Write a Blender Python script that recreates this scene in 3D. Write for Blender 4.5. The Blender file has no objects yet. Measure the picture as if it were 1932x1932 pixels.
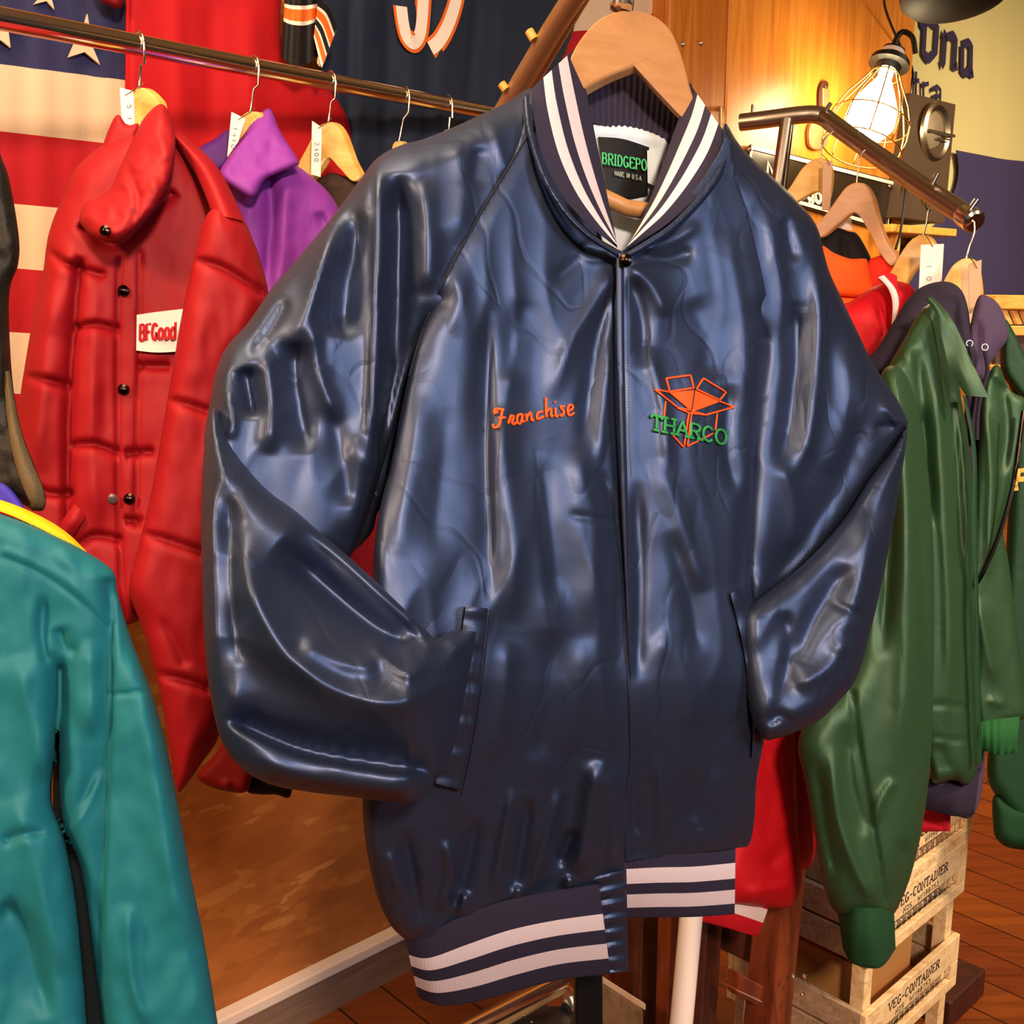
import bpy, bmesh, math, random
import numpy as np
from mathutils import Vector, Matrix, noise as mnoise
random.seed(7); np.random.seed(7)
S = bpy.context.scene
COL = S.collection
# ---------------------------------------------------------------- camera, world, lights, exposure
CAMZ, PITCH, FPX, CX = 1.40, math.radians(11.0), 2000.0, 966.0
cam = bpy.data.objects.new('camera', bpy.data.cameras.new('camera')); COL.objects.link(cam)
cam.data.sensor_width = 36.0; cam.data.lens = 36.0 * FPX / 1932.0
cam.data.clip_start = 0.05; cam.data.clip_end = 60
cam.location = (0, 0, CAMZ); cam.rotation_euler = (math.pi / 2 - PITCH, 0, 0)
S.camera = cam
S.view_settings.view_transform = 'Standard'; S.view_settings.look = 'None'
S.view_settings.gamma = 1.0; S.view_settings.use_curve_mapping = False
S.view_settings.exposure = 0.0
wd = bpy.data.worlds.new('world'); S.world = wd; wd.use_nodes = True
wd.node_tree.nodes['Background'].inputs[0].default_value = (1.0, 0.80, 0.66, 1)
wd.node_tree.nodes['Background'].inputs[1].default_value = 0.065
def area(name, loc, target, size, power, color, sy=None):
    l = bpy.data.lights.new(name, 'AREA'); l.energy = power; l.color = color
    l.shape = 'RECTANGLE' if sy else 'DISK'; l.size = size
    if sy: l.size_y = sy
    l.spread = math.radians(115)
    o = bpy.data.objects.new(name, l); COL.objects.link(o); o.location = loc
    o.rotation_euler = (Vector(target) - Vector(loc)).to_track_quat('-Z', 'Y').to_euler()
    return o
def spot(name, loc, target, size, power, color, deg, blend=.5):
    l = bpy.data.lights.new(name, 'SPOT'); l.energy = power; l.color = color; l.shadow_soft_size = size; l.spot_size = math.radians(deg); l.spot_blend = blend
    o = bpy.data.objects.new(name, l); COL.objects.link(o); o.location = loc
    o.rotation_euler = (Vector(target) - Vector(loc)).to_track_quat('-Z', 'Y').to_euler(); return o
spot('ceiling_spot', (0.50, -1.15, 2.42), (0.0, 1.35, 1.0), 0.14, 330, (1.0, 0.76, 0.58), 66)
area('ceiling_panel_left', (-0.45, 0.95, 2.50), (-0.2, 1.3, 0.8), 0.8, 13, (1.0, 0.72, 0.42))
area('ceiling_panel_right', (1.65, 1.45, 2.50), (1.6, 2.4, 0.9), 0.8, 16, (1.0, 0.76, 0.50))
area('back_right_fill', (2.3, 2.4, 2.50), (1.9, 3.6, 1.2), 0.8, 40, (1.0, 0.78, 0.50))  # added fill, brightens the flag and speaker at the back right
area('warm_fill_left', (-1.5, -0.3, 2.35), (-0.1, 1.0, 1.1), 0.35, 18, (1.0, 0.62, 0.32))  # added warm fill for highlights on the left sleeve folds, no known fixture
spot('ceiling_spot_right', (2.1, 0.35, 2.45), (0.85, 1.75, 0.55), 0.12, 210, (1.0, 0.76, 0.52), 50, .8)
area('cool_fill_right', (1.9, -0.6, 2.25), (0.1, 1.0, 1.2), 0.7, 15, (0.74, 0.86, 1.0), 1.0)  # added cool soft fill for the satin to reflect, no window there

# ---------------------------------------------------------------- pixel <-> place helpers
cp, sp = math.cos(PITCH), math.sin(PITCH)
Fv = np.array([0, cp, -sp]); Uv = np.array([0, sp, cp]); Rv = np.array([1.0, 0, 0]); C0 = np.array([0, 0, CAMZ])
def rays(x, y):
    x = np.asarray(x, float)[..., None]; y = np.asarray(y, float)[..., None]
    return Fv + (x - CX) / FPX * Rv - (y - CX) / FPX * Uv
def PP(x, y, d): return C0 + np.asarray(d, float)[..., None] * rays(x, y)
def P(x, y, d): return Vector(PP(x, y, d))
WN = np.array([0.68, -0.73, 0.0]); WN /= np.linalg.norm(WN)          # wall normal, towards the room
WU = np.array([0.73, 0.68, 0.0]); WU /= np.linalg.norm(WU)           # along the wall, away to the right
W0 = np.array([-0.43, 1.88, 0.0])
UP = np.array([0, 0, 1.0])
def Wd(x, y, off=0.0): return (off + (W0 - C0) @ WN) / (rays(x, y) @ WN)
def W(x, y, off=0.0): return P(x, y, Wd(x, y, off))
def WP(t, z, off=0.0): return Vector(W0 + t * WU + z * UP + off * WN)  # wall frame: along, up, out
def Gd(x, y, z=0.0): return (z - CAMZ) / (rays(x, y) @ UP)
def G(x, y, z=0.0): return P(x, y, Gd(x, y, z))
def plane_dep(pts):
    A = np.array([[p[0], p[1], 1] for p in pts], float); b = np.array([p[2] for p in pts], float)
    k = np.linalg.lstsq(A, b, rcond=None)[0]
    return lambda x, y: k[0] * np.asarray(x, float) + k[1] * np.asarray(y, float) + k[2]
def as_dep(dep):
    if callable(dep): return dep
    if isinstance(dep, (int, float)): return lambda x, y, c=dep: np.zeros_like(np.asarray(x, float)) + c
    return plane_dep(dep)

# ---------------------------------------------------------------- curves
def catmull(pts, per=8, closed=False):
    p = [np.array(q, float) for q in pts]; n = len(p); out = []
    if n < 3 and not closed:
        return np.array([p[0] + (p[-1] - p[0]) * t for t in np.linspace(0, 1, per + 1)])
    m = n if closed else n - 1
    for i in range(m):
        if closed: a, b, c, d = p[(i-1) % n], p[i], p[(i+1) % n], p[(i+2) % n]
        else: a, b, c, d = p[max(i-1, 0)], p[i], p[i+1], p[min(i+2, n-1)]
        for k in range(per):
            t = k / per
            out.append(0.5 * ((2*b) + (c-a)*t + (2*a-5*b+4*c-d)*t*t + (3*b-a-3*c+d)*t**3))
    if not closed: out.append(p[-1])
    return np.array(out)
def outline_curve(pts, per=7):
    """closed outline; a point with a third value is a sharp corner"""
    n = len(pts); cor = [i for i in range(n) if len(pts[i]) > 2]
    if not cor: return catmull([q[:2] for q in pts], per, True), []
    out = []
    for k in range(len(cor)):
        i, j = cor[k], cor[(k+1) % len(cor)]
        if j <= i: j += n
        seg = [pts[q % n][:2] for q in range(i, j+1)]
        out.extend(catmull(seg, per)[:-1])
    return np.array(out), [pts[i][:2] for i in cor]
def resample(c, n):
    c = np.asarray(c, float); L = np.r_[0, np.cumsum(np.linalg.norm(np.diff(c[:, :2], axis=0), axis=1))]
    t = np.linspace(0, L[-1], n)
    return np.stack([np.interp(t, L, c[:, k]) for k in range(c.shape[1])], 1)
def seg_dist(q, c, closed):
    """distance, signed side, param and nearest point of q (N,2) to polyline c"""
    a = c; b = np.roll(c, -1, 0)
    if not closed: a, b = c[:-1], c[1:]
    N = len(q); best = np.full(N, 1e18); side = np.zeros(N); par = np.zeros(N); near = np.zeros((N, 2))
    for k in range(len(a)):
        ab = b[k] - a[k]; L2 = ab @ ab
        if L2 < 1e-12: continue
        t = np.clip(((q - a[k]) @ ab) / L2, 0, 1); pr = a[k] + t[:, None] * ab
        dd = ((q - pr)**2).sum(1); m = dd < best
        best[m] = dd[m]; near[m] = pr[m]; par[m] = (k + t[m]) / len(a)
        s = ab[0] * (q[:, 1] - a[k][1]) - ab[1] * (q[:, 0] - a[k][0]); side[m] = np.sign(s[m])
    return np.sqrt(best), side, par, near
def inside(q, c):
    x, y = q[:, 0], q[:, 1]; r = np.zeros(len(q), bool); n = len(c)
    for i in range(n):
        x1, y1 = c[i]; x2, y2 = c[(i+1) % n]
        if y1 == y2: continue
        m = ((y1 > y) != (y2 > y)) & (x < (x2-x1)*(y-y1)/(y2-y1)+x1); r ^= m
    return r
def fold_height(q, folds):
    """folds: (points, width, height[, width on the right-hand side[, taper]]) ridges towards the viewer in metres"""
    h = np.zeros(len(q))
    for f in folds:
        c = catmull(f[0], 6); w1 = f[1]; w2 = f[3] if len(f) > 3 and f[3] else w1; tp = f[4] if len(f) > 4 else 0.25
        d, s, t, _ = seg_dist(q, c, False); w = np.where(s > 0, w2, w1)
        e = np.clip(np.minimum(t, 1-t) / max(tp, 1e-6), 0, 1); e = e*e*(3-2*e) if tp > 0 else 1.0
        h += f[2] * np.exp(-(d / w)**1.55) * e
    return h

# ---------------------------------------------------------------- mesh helpers
def mesh_obj(name, V, Fc, mats, parent=None, idx=None, smooth=True, label=None):
    me = bpy.data.meshes.new(name); me.from_pydata([tuple(map(float, v)) for v in V], [], [tuple(int(i) for i in f) for f in Fc]); me.update()
    mats = mats if isinstance(mats, (list, tuple)) else [mats]
    for m in mats: me.materials.append(m)
    if idx is not None: me.polygons.foreach_set('material_index', np.asarray(idx, np.int32))
    bm = bmesh.new(); bm.from_mesh(me); bmesh.ops.recalc_face_normals(bm, faces=bm.faces); bm.to_mesh(me); bm.free()
    if smooth: me.polygons.foreach_set('use_smooth', np.ones(len(me.polygons), bool))
    o = bpy.data.objects.new(name, me); COL.objects.link(o)
    if parent is not None:
        o.parent = parent
        b = parent; off = Vector((0, 0, 0))
        while b is not None: off += b.location; b = b.parent
        o.matrix_parent_inverse = Matrix.Identity(4); o.location = -off
    if label: o['label'] = label
    return o
def thing(name, label, cat, loc, group=None):
    o = bpy.data.objects.new(name, None); COL.objects.link(o); o.location = loc; o.empty_display_size = 0.05
    o['label'] = label; o['category'] = cat
    if group: o['group'] = group
    return o
def tag(o, label, cat, group=None):
    o['label'] = label; o['category'] = cat
    if group: o['group'] = group
    return o
def structure(o): o['kind'] = 'structure'; return o
def sharp(o, ang=35):
    o.data.set_sharp_from_angle(angle=math.radians(ang)); return o

class Surf:                                     # the front face of a pillow, for sewing things onto it
    pass
def pillow(name, outline, dep, T, R, mat, parent=None, folds=(), step=9, Tb=None, noise=None, fs=1.0, matfn=None, per=7, label=None, pw=2.0, thin=0.0, hard=None):
    """a closed, rounded cloth body: outline at its distance, front and back bulging T / Tb over an edge radius R"""
    c, corners = outline_curve(outline, per); dep = as_dep(dep); Tb = T if Tb is None else Tb
    x0, y0 = c.min(0) - step; x1, y1 = c.max(0) + step
    nx = int((x1-x0)/step)+2; ny = int((y1-y0)/step)+2
    gx, gy = np.meshgrid(x0 + step*np.arange(nx), y0 + step*np.arange(ny)); q = np.stack([gx.ravel(), gy.ravel()], 1)
    ins = inside(q, c); I = ins.reshape(ny, nx)
    cell = I[:-1, :-1] | I[1:, :-1] | I[:-1, 1:] | I[1:, 1:]
    use = np.zeros((ny, nx), bool)
    for a in (slice(0, -1), slice(1, None)):
        for b in (slice(0, -1), slice(1, None)): use[a, b] |= cell
    use = use.ravel(); ids = np.where(use)[0]
    qq = q[ids].copy(); din, _, _, near = seg_dist(qq, c, True); out = ~ins[ids]
    qq[out] = near[out]; din[out] = 0
    for k in corners:                            # keep sharp corners
        k = np.array(k, float); bi = np.where(out)[0]; j = bi[np.argmin(((qq[bi]-k)**2).sum(1))]; qq[j] = k
    runs = None
    if hard:                                     # edges that are sewn on flat do not round off
        mid = (c+np.roll(c, -1, 0))/2; fl = np.zeros(len(c), bool)
        for hp in hard: fl |= seg_dist(mid, catmull(hp, 5), False)[0] < 9
        runs = [np.array([c[i], c[(i+1) % len(c)]]) for i in range(len(c)) if not fl[i]]; thin = max(thin, .0008)
    def edge_dist(p):
        if runs is None: return seg_dist(p, c, True)[0]
        r = np.full(len(p), 1e9)
        for s_ in runs: r = np.minimum(r, seg_dist(p, s_, False)[0])
        return r
    if runs is not None: din = edge_dist(qq)
    def prof(dd):
        t = np.clip(dd / R, 0, 1); return (1-(1-t)**pw)**(1.0/pw)
    def relief(pts, dd):
        h = fs*fold_height(pts, folds)
        if noise:
            amp, sx, sy, sd = noise[:4]
            h = h + amp * np.array([mnoise.noise((a/sx, b/sy, sd)) + 0.5*mnoise.noise((2.3*a/sx, 2.3*b/sy, sd+9)) for a, b in pts])
            if len(noise) > 4:                   # long soft drapes with sharper crests
                am, sx, sy, kx = noise[4:]
                h = h + am * np.array([0.5-abs(mnoise.noise(((a+kx*b)/sx + .5*mnoise.noise((a/200, b/200, sd)), b/sy, sd+4)))*1.6 for a, b in pts])
        return h * np.clip(seg_dist(pts, c, True)[0]/(min(R, 60)*0.35), 0, 1)
    db = dep(qq[:, 0], qq[:, 1]); pf = prof(din); h = relief(qq, din)
    zf = db - T*pf - h; zb = db + Tb*pf + thin - 0.3*np.minimum(h, 0)
    n = len(ids); mp = -np.ones(ny*nx, int); mp[ids] = np.arange(n)
    Vf = PP(qq[:, 0], qq[:, 1], zf); bnd = out if thin == 0 else np.zeros(n, bool)
    bmap = np.arange(n); nb = np.where(~bnd)[0]; bmap[nb] = n + np.arange(len(nb))
    Vb = PP(qq[nb, 0], qq[nb, 1], zb[nb]); V = np.concatenate([Vf, Vb]); F = []; FI = []
    cy, cx = np.where(cell)
    quads = np.stack([mp[cy*nx+cx], mp[cy*nx+cx+1], mp[(cy+1)*nx+cx+1], mp[(cy+1)*nx+cx]], 1)
    cen = qq[quads].mean(1); mi = matfn(cen[:, 0], cen[:, 1]) if matfn else np.zeros(len(quads), int)
    for f, m in zip(quads, mi):
        F.append(list(f)); FI.append(m); g = [bmap[i] for i in f[::-1]]
        if set(g) != set(f): F.append(g); FI.append(m)
    if thin:
        cnt = {}
        for f in quads:
            for k in range(4):
                e = (f[k], f[(k+1) % 4]); cnt[e] = cnt.get(e, 0)+1
        for (a, b) in list(cnt):
            if (b, a) not in cnt: F.append([a, b, bmap[b], bmap[a]]); FI.append(0)
    F2, FI2 = [], []
    for f, m in zip(F, FI):
        g = []
        for i in f:
            if i not in g: g.append(i)
        if len(g) >= 3: F2.append(g); FI2.append(m)
    o = mesh_obj(name, V, F2, mat, parent, FI2, True, label)
    s = Surf(); s.obj = o; s.outline = c
    def at(x, y, lift=0.0):
        p = np.array([[float(x), float(y)]]); dd = edge_dist(p) * (inside(p, c) | (runs is not None))
        return float((dep(p[:, 0], p[:, 1]) - T*prof(dd) - relief(p, dd))[0]) - lift
    s.at = at; s.pt = lambda x, y, lift=0.0006: P(x, y, at(x, y, lift))
    return s
def strip(name, A, B, mats, bands=None, parent=None, n=60, m=12, bulge=0.0, thick=0.004, ribs=None, label=None, wave=None, edge=0.0):
    """a band of cloth between two edges given as (pixel x, pixel y, distance)"""
    A = resample(catmull(A, 8), n); B = resample(catmull(B, 8), n); V = []; F = []; FI = []
    u = np.linspace(0, 1, n); vs = np.linspace(0, 1, m)
    if bands:
        vs = np.array(sorted(set(list(vs) + [b[0] for b in bands if b[0] < 1])))
        vs = np.array([v for k, v in enumerate(vs) if k == 0 or v - vs[k-1] > 1e-4])
    m = len(vs); fr = np.zeros((n, m, 3)); bk = np.zeros((n, m, 3))
    for j, v in enumerate(vs):
        g = A + (B-A)*v; off = bulge*math.sin(math.pi*v)*np.ones(n)
        if edge: off = off + edge*(1-max(0, 1-min(v, 1-v)/0.06)**2)
        if ribs: off = off + ribs[1]*np.sin(2*math.pi*ribs[0]*u)
        if wave: off = off + wave(u, v)
        fr[:, j] = PP(g[:, 0], g[:, 1], g[:, 2]-off); bk[:, j] = PP(g[:, 0], g[:, 1], g[:, 2]+thick)
    V = np.concatenate([fr.reshape(-1, 3), bk.reshape(-1, 3)]); N = n*m; ix = lambda i, j: i*m+j
    def band(v):
        if not bands: return 0
        for e, k in bands:
            if v <= e: return k
        return bands[-1][1]
    for i in range(n-1):
        for j in range(m-1):
            k = band((vs[j]+vs[j+1])/2); q = [ix(i, j), ix(i, j+1), ix(i+1, j+1), ix(i+1, j)]
            F.append(q); FI.append(k); F.append([N+a for a in q[::-1]]); FI.append(k)
    for i in range(n-1):
        for j in (0, m-1): F.append([ix(i, j), ix(i+1, j), N+ix(i+1, j), N+ix(i, j)]); FI.append(band(0.001 if j == 0 else 0.999))
    for j in range(m-1):
        for i in (0, n-1): F.append([ix(i, j), ix(i, j+1), N+ix(i, j+1), N+ix(i, j)]); FI.append(band((vs[j]+vs[j+1])/2))
    o = mesh_obj(name, V, F, mats, parent, FI, True, label); sharp(o, 50); return o
def tube_geo(pts, rad, seg=10, closed=False):
    p = [Vector(q) for q in pts]; n = len(p); r = rad if isinstance(rad, (list, tuple, np.ndarray)) else [rad]*n
    V = []; F = []; up = None
    for i in range(n):
        if closed: t = p[(i+1) % n] - p[i-1]
        else: t = p[min(i+1, n-1)] - p[max(i-1, 0)]
        t = t.normalized() if t.length > 1e-12 else Vector((0, 0, 1))
        if up is None:
            up = Vector((0, 0, 1)) if abs(t.z) < 0.9 else Vector((1, 0, 0))
        a = (up - t*up.dot(t))
        if a.length < 1e-6: a = Vector((1, 0.3, 0.2)) - t*t.dot(Vector((1, 0.3, 0.2)))
        a.normalize(); up = a; b = t.cross(a)
        for k in range(seg):
            w = 2*math.pi*k/seg; V.append(p[i] + (a*math.cos(w)+b*math.sin(w))*r[i])
    m = n if closed else n-1
    for i in range(m):
        for k in range(seg):
            a = i*seg+k; b = i*seg+(k+1) % seg; c = ((i+1) % n)*seg+(k+1) % seg; d = ((i+1) % n)*seg+k
            F.append([a, b, c, d])
    if not closed: F.append(list(range(seg))[::-1]); F.append([(n-1)*seg+k for k in range(seg)])
    return V, F
def tube(name, pts, rad, mat, parent=None, seg=12, closed=False, label=None, smooth_pts=0):
    if smooth_pts: pts = [Vector(q) for q in catmull([tuple(q) for q in pts], smooth_pts, closed)]
    V, F = tube_geo(pts, rad, seg, closed); o = mesh_obj(name, V, F, mat, parent, None, True, label); sharp(o, 60); return o
def tubes(name, lines, rad, mat, parent=None, seg=6, label=None):
    V = []; F = []
    for l in lines:
        cl = False
        if isinstance(l, tuple): l, cl = l
        v, f = tube_geo(l, rad, seg, cl); b = len(V); V += v; F += [[i+b for i in q] for q in f]
    return mesh_obj(name, V, F, mat, parent, None, True, label)
def px_line(pts, surf, lift=0.0008, per=6):
    c = catmull(pts, per); return [surf.pt(a, b, lift) for a, b in c]
def box_geo(o, ex, ey, ez):
    o, ex, ey, ez = map(Vector, (o, ex, ey, ez))
    V = [o, o+ex, o+ex+ey, o+ey, o+ez, o+ex+ez, o+ex+ey+ez, o+ey+ez]
    return V, [[0, 3, 2, 1], [4, 5, 6, 7], [0, 1, 5, 4], [1, 2, 6, 5], [2, 3, 7, 6], [3, 0, 4, 7]]
def box(name, o, ex, ey, ez, mat, parent=None, bev=0.002, label=None):
    V, F = box_geo(o, ex, ey, ez); ob = mesh_obj(name, V, F, mat, parent, None, False, label)
    if bev:
        bm = bmesh.new(); bm.from_mesh(ob.data)
        bmesh.ops.bevel(bm, geom=bm.edges[:], offset=bev, segments=2, affect='EDGES', profile=0.5); bm.to_mesh(ob.data); bm.free()
    return ob
def extrude(name, outline, dep, vec, mat, parent=None, per=5, bev=0.0015, label=None, raw=False):
    """a rigid plate cut to an outline at its distance and extruded by a world vector"""
    dep = as_dep(dep); c = np.array([q[:2] for q in outline], float) if raw else outline_curve(outline, per)[0]
    a = PP(c[:, 0], c[:, 1], dep(c[:, 0], c[:, 1])); vec = np.array(vec, float); n = len(c)
    V = np.concatenate([a, a+vec]); F = [list(range(n)), [n+i for i in range(n)][::-1]] + [[i, (i+1) % n, n+(i+1) % n, n+i] for i in range(n)]
    o = mesh_obj(name, V, F, mat, parent, None, False, label)
    if bev:
        bm = bmesh.new(); bm.from_mesh(o.data); bm.normal_update()
        es = [e for e in bm.edges if len(e.link_faces) == 2 and any(len(f.verts) > 4 for f in e.link_faces)]
        bmesh.ops.bevel(bm, geom=es, offset=bev, segments=2, affect='EDGES', profile=0.5, clamp_overlap=True); bm.to_mesh(o.data); bm.free()
    return o
def lathe(name, a, b, prof, mat, parent=None, seg=28, label=None):
    """prof: (fraction along a->b, radius)"""
    a = Vector(a); b = Vector(b); t = (b-a); L = t.length; t.normalize(); x = t.orthogonal().normalized(); y = t.cross(x); V = []; F = []
    for f, r in prof:
        for k in range(seg):
            w = 2*math.pi*k/seg; V.append(a + t*(L*f) + (x*math.cos(w)+y*math.sin(w))*r)
    n = len(prof)
    for i in range(n-1):
        for k in range(seg): F.append([i*seg+k, i*seg+(k+1) % seg, (i+1)*seg+(k+1) % seg, (i+1)*seg+k])
    if prof[0][1] > 1e-5: F.append(list(range(seg))[::-1])
    if prof[-1][1] > 1e-5: F.append([(n-1)*seg+k for k in range(seg)])
    o = mesh_obj(name, V, F, mat, parent, None, True, label); sharp(o, 40); return o
def ribbon_geo(pts3, width, nrm, th):
    """flat band along pts3 of the given width, lying square to nrm, th thick"""
    p = [Vector(q) for q in pts3]; n = len(p); V = []; F = []; nrm = Vector(nrm).normalized(); ws = width if isinstance(width, list) else [width]*n
    for i in range(n):
        t = (p[min(i+1, n-1)] - p[max(i-1, 0)])
        t = t - nrm*t.dot(nrm); t = t.normalized() if t.length > 1e-9 else Vector((1, 0, 0)); s = nrm.cross(t)*ws[i]/2
        V += [p[i]-s, p[i]+s, p[i]+s+nrm*th, p[i]-s+nrm*th]
    for i in range(n-1):
        for k in range(4): F.append([i*4+k, i*4+(k+1) % 4, (i+1)*4+(k+1) % 4, (i+1)*4+k])
    F.append([0, 3, 2, 1]); F.append([(n-1)*4+k for k in range(4)]); return V, F
def ribbons(name, lines, width, nrm, th, mat, parent=None, label=None):
    V = []; F = []
    for l in lines:
        w = width
        if isinstance(l, tuple): l, w = l
        v, f = ribbon_geo(l, w, nrm, th); b = len(V); V += v; F += [[i+b for i in q] for q in f]
    return mesh_obj(name, V, F, mat, parent, None, False, label)
# ---------------------------------------------------------------- stroke lettering
def arc(cx, cy, rx, ry, a0, a1, n=10): return [(cx+rx*math.cos(math.radians(a0+(a1-a0)*k/n)), cy+ry*math.sin(math.radians(a0+(a1-a0)*k/n))) for k in range(n+1)]
GL = {
 'V': [[(0, 1), (.5, 0), (1, 1)]], 'E': [[(.95, .82), (.95, 1), (.12, 1), (.12, 0), (.95, 0), (.95, .18)], [(.12, .52), (.7, .52)]],
 'G': [arc(.5, .5, .46, .5, 40, 320, 14)[:-1] + [(.92, .42), (.6, .42)], [(.92, .42), (.92, .08)]], '-': [[(.1, .45), (.9, .45)]],
 'C': [arc(.52, .5, .46, .5, 45, 315, 14)], 'O': [arc(.5, .5, .47, .5, 0, 360, 18)], 'N': [[(.1, 0), (.1, 1), (.9, 0), (.9, 1)]],
 'T': [[(.02, .8), (.02, 1), (.98, 1), (.98, .8)], [(.5, 1), (.5, 0)]], 'A': [[(.0, 0), (.5, 1), (1, 0)], [(.2, .36), (.8, .36)]], 'I': [[(.5, 0), (.5, 1)]],
 'R': [[(.12, 0), (.12, 1), (.55, 1)] + arc(.55, .75, .36, .25, 90, -90, 8) + [(.12, .5)], [(.5, .5), (.95, 0)]],
 'H': [[(.1, 0), (.1, 1)], [(.9, 0), (.9, 1)], [(.1, .5), (.9, .5)]], 'W': [[(0, 1), (.26, 0), (.5, .75), (.74, 0), (1, 1)]], '/': [[(.15, -.05), (.85, 1.05)]],
 '1': [[(.25, .8), (.5, 1), (.5, 0)]], '9': [arc(.5, .7, .36, .3, -20, 340, 14), [(.86, .68), (.8, .25), (.5, 0), (.25, .04)]],
 '8': [arc(.5, .75, .3, .25, 0, 360, 12), arc(.5, .25, .38, .25, 0, 360, 12)], '7': [[(.1, 1), (.9, 1), (.4, 0)]],
 '5': [[(.85, 1), (.25, 1), (.2, .58)] + arc(.48, .32, .36, .32, 110, -140, 10)], '3': [arc(.45, .75, .34, .25, 140, -80, 9), arc(.45, .26, .4, .26, 80, -140, 9)],
 '2': [arc(.5, .7, .38, .3, 160, -30, 9) + [(.1, 0), (.92, 0)]], 'S': [arc(.5, .75, .38, .25, 30, 270, 10) + arc(.5, .25, .4, .25, 90, -150, 10)[1:]],
 'B': [[(.12, 0), (.12, 1), (.5, 1)] + arc(.5, .76, .34, .24, 90, -90, 8) + [(.12, .52)], [(.5, .52)] + arc(.52, .26, .4, .26, 90, -90, 8) + [(.12, 0)]],
 'D': [[(.12, 0), (.12, 1), (.42, 1)] + arc(.42, .5, .48, .5, 90, -90, 12) + [(.12, 0)]], 'P': [[(.12, 0), (.12, 1), (.52, 1)] + arc(.52, .74, .38, .26, 90, -90, 8) + [(.12, .48)]],
 'F': [[(.95, 1), (.12, 1), (.12, 0)], [(.12, .52), (.75, .52)]], 'M': [[(.05, 0), (.05, 1), (.5, .25), (.95, 1), (.95, 0)]], 'U': [[(.1, 1), (.1, .35)] + arc(.5, .35, .4, .35, 180, 360, 10) + [(.9, 1)]],
 '.': [[(.4, 0), (.6, 0.05)]], 'o': [arc(.5, .34, .42, .34, 0, 360, 14)], 'd': [arc(.46, .34, .4, .34, 0, 360, 14), [(.86, 0), (.86, 1)]], 'g': [arc(.46, .36, .4, .32, 0, 360, 14), [(.86, .68), (.86, -.1), (.6, -.3), (.15, -.2)]],
 'r': [[(.15, 0), (.15, .68)], [(.15, .45), (.4, .66), (.75, .62)]], 'b': [arc(.5, .34, .4, .34, 0, 360, 14), [(.1, 0), (.1, 1)]], 'l': [[(.5, 0), (.5, 1)]], ' ': [], '4': [[(.7, 0), (.7, 1), (.08, .3), (.95, .3)]], '0': [arc(.5, .5, .36, .5, 0, 360, 16)],
 'i': [[(.5, 0), (.5, .66)], [(.5, .86), (.5, .95)]], 'c': [arc(.5, .34, .42, .34, 50, 310, 10)], 'h': [[(.12, 0), (.12, 1)], [(.12, .42), (.4, .67), (.75, .6), (.85, 0)]],
}
def text_lines(s, p0, p1, up, gap=0.28, serif=0.0, narrow=None):
    """strokes in pixels: baseline p0 -> p1, cap-height vector up"""
    p0 = np.array(p0, float); p1 = np.array(p1, float); up = np.array(up, float); nr = {'I': .45, 'l': .4, 'i': .4, '1': .6, '.': .4, '-': .75, ' ': .8, '/': .8, 'W': 1.25, 'M': 1.2}
    ws = [nr.get(ch, 1.0) for ch in s]; tot = sum(ws) + gap*(len(s)-1); x = 0; out = []
    for ch, w in zip(s, ws):
        for l in GL[ch]:
            ls = [l]
            if serif and ch not in 'COSG9832.-/o':
                for (a, b) in ((l[0], l[1]), (l[-1], l[-2])):
                    if (a[1] < .02 or a[1] > .98) and abs(a[1]-b[1]) > .3:
                        ls.append([(a[0]-serif/w, a[1]), (a[0]+serif/w, a[1])])
            for k in ls: out.append([tuple(p0 + (p1-p0)*((x + q[0]*w)/tot) + up*q[1]) for q in k])
        x += w + gap
    return out
def dense(l, n=3):
    o = []
    for a, b in zip(l[:-1], l[1:]):
        for k in range(n): o.append((a[0]+(b[0]-a[0])*k/n, a[1]+(b[1]-a[1])*k/n))
    return o + [l[-1]]
# ---------------------------------------------------------------- materials
def lin(h):
    h = h.lstrip('#'); r = [int(h[i:i+2], 16)/255 for i in (0, 2, 4)]
    return tuple((c/12.92 if c <= .04045 else ((c+.055)/1.055)**2.4) for c in r) + (1,)
def base(name, col, rough=.6, metal=0.0, **kw):
    m = bpy.data.materials.new(name); m.use_nodes = True; b = m.node_tree.nodes['Principled BSDF']
    b.inputs['Base Color'].default_value = lin(col) if isinstance(col, str) else col
    b.inputs['Roughness'].default_value = rough; b.inputs['Metallic'].default_value = metal
    for k, v in kw.items(): b.inputs[k.replace('_', ' ')].default_value = v
    return m
def nodes(m): return m.node_tree.nodes, m.node_tree.links, m.node_tree.nodes['Principled BSDF']
def coord(m, scale=(1, 1, 1), rot=(0, 0, 0)):
    N, L, b = nodes(m); t = N.new('ShaderNodeTexCoord'); mp = N.new('ShaderNodeMapping'); mp.inputs['Scale'].default_value = scale; mp.inputs['Rotation'].default_value = rot
    L.new(t.outputs['Object'], mp.inputs[0]); return mp.outputs[0]
def noise_tex(m, vec, scale, detail=4, rough=.55, dist=0.0):
    N, L, b = nodes(m); n = N.new('ShaderNodeTexNoise'); n.inputs['Scale'].default_value = scale; n.inputs['Detail'].default_value = detail
    n.inputs['Roughness'].default_value = rough; n.inputs['Distortion'].default_value = dist; L.new(vec, n.inputs['Vector']); return n.outputs['Fac']
def ramp(m, fac, stops):
    N, L, b = nodes(m); r = N.new('ShaderNodeValToRGB'); e = r.color_ramp.elements
    while len(e) < len(stops): e.new(0.5)
    for k, (p, c) in enumerate(stops): e[k].position = p; e[k].color = lin(c) if isinstance(c, str) else c
    L.new(fac, r.inputs[0]); return r.outputs[0]
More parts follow.
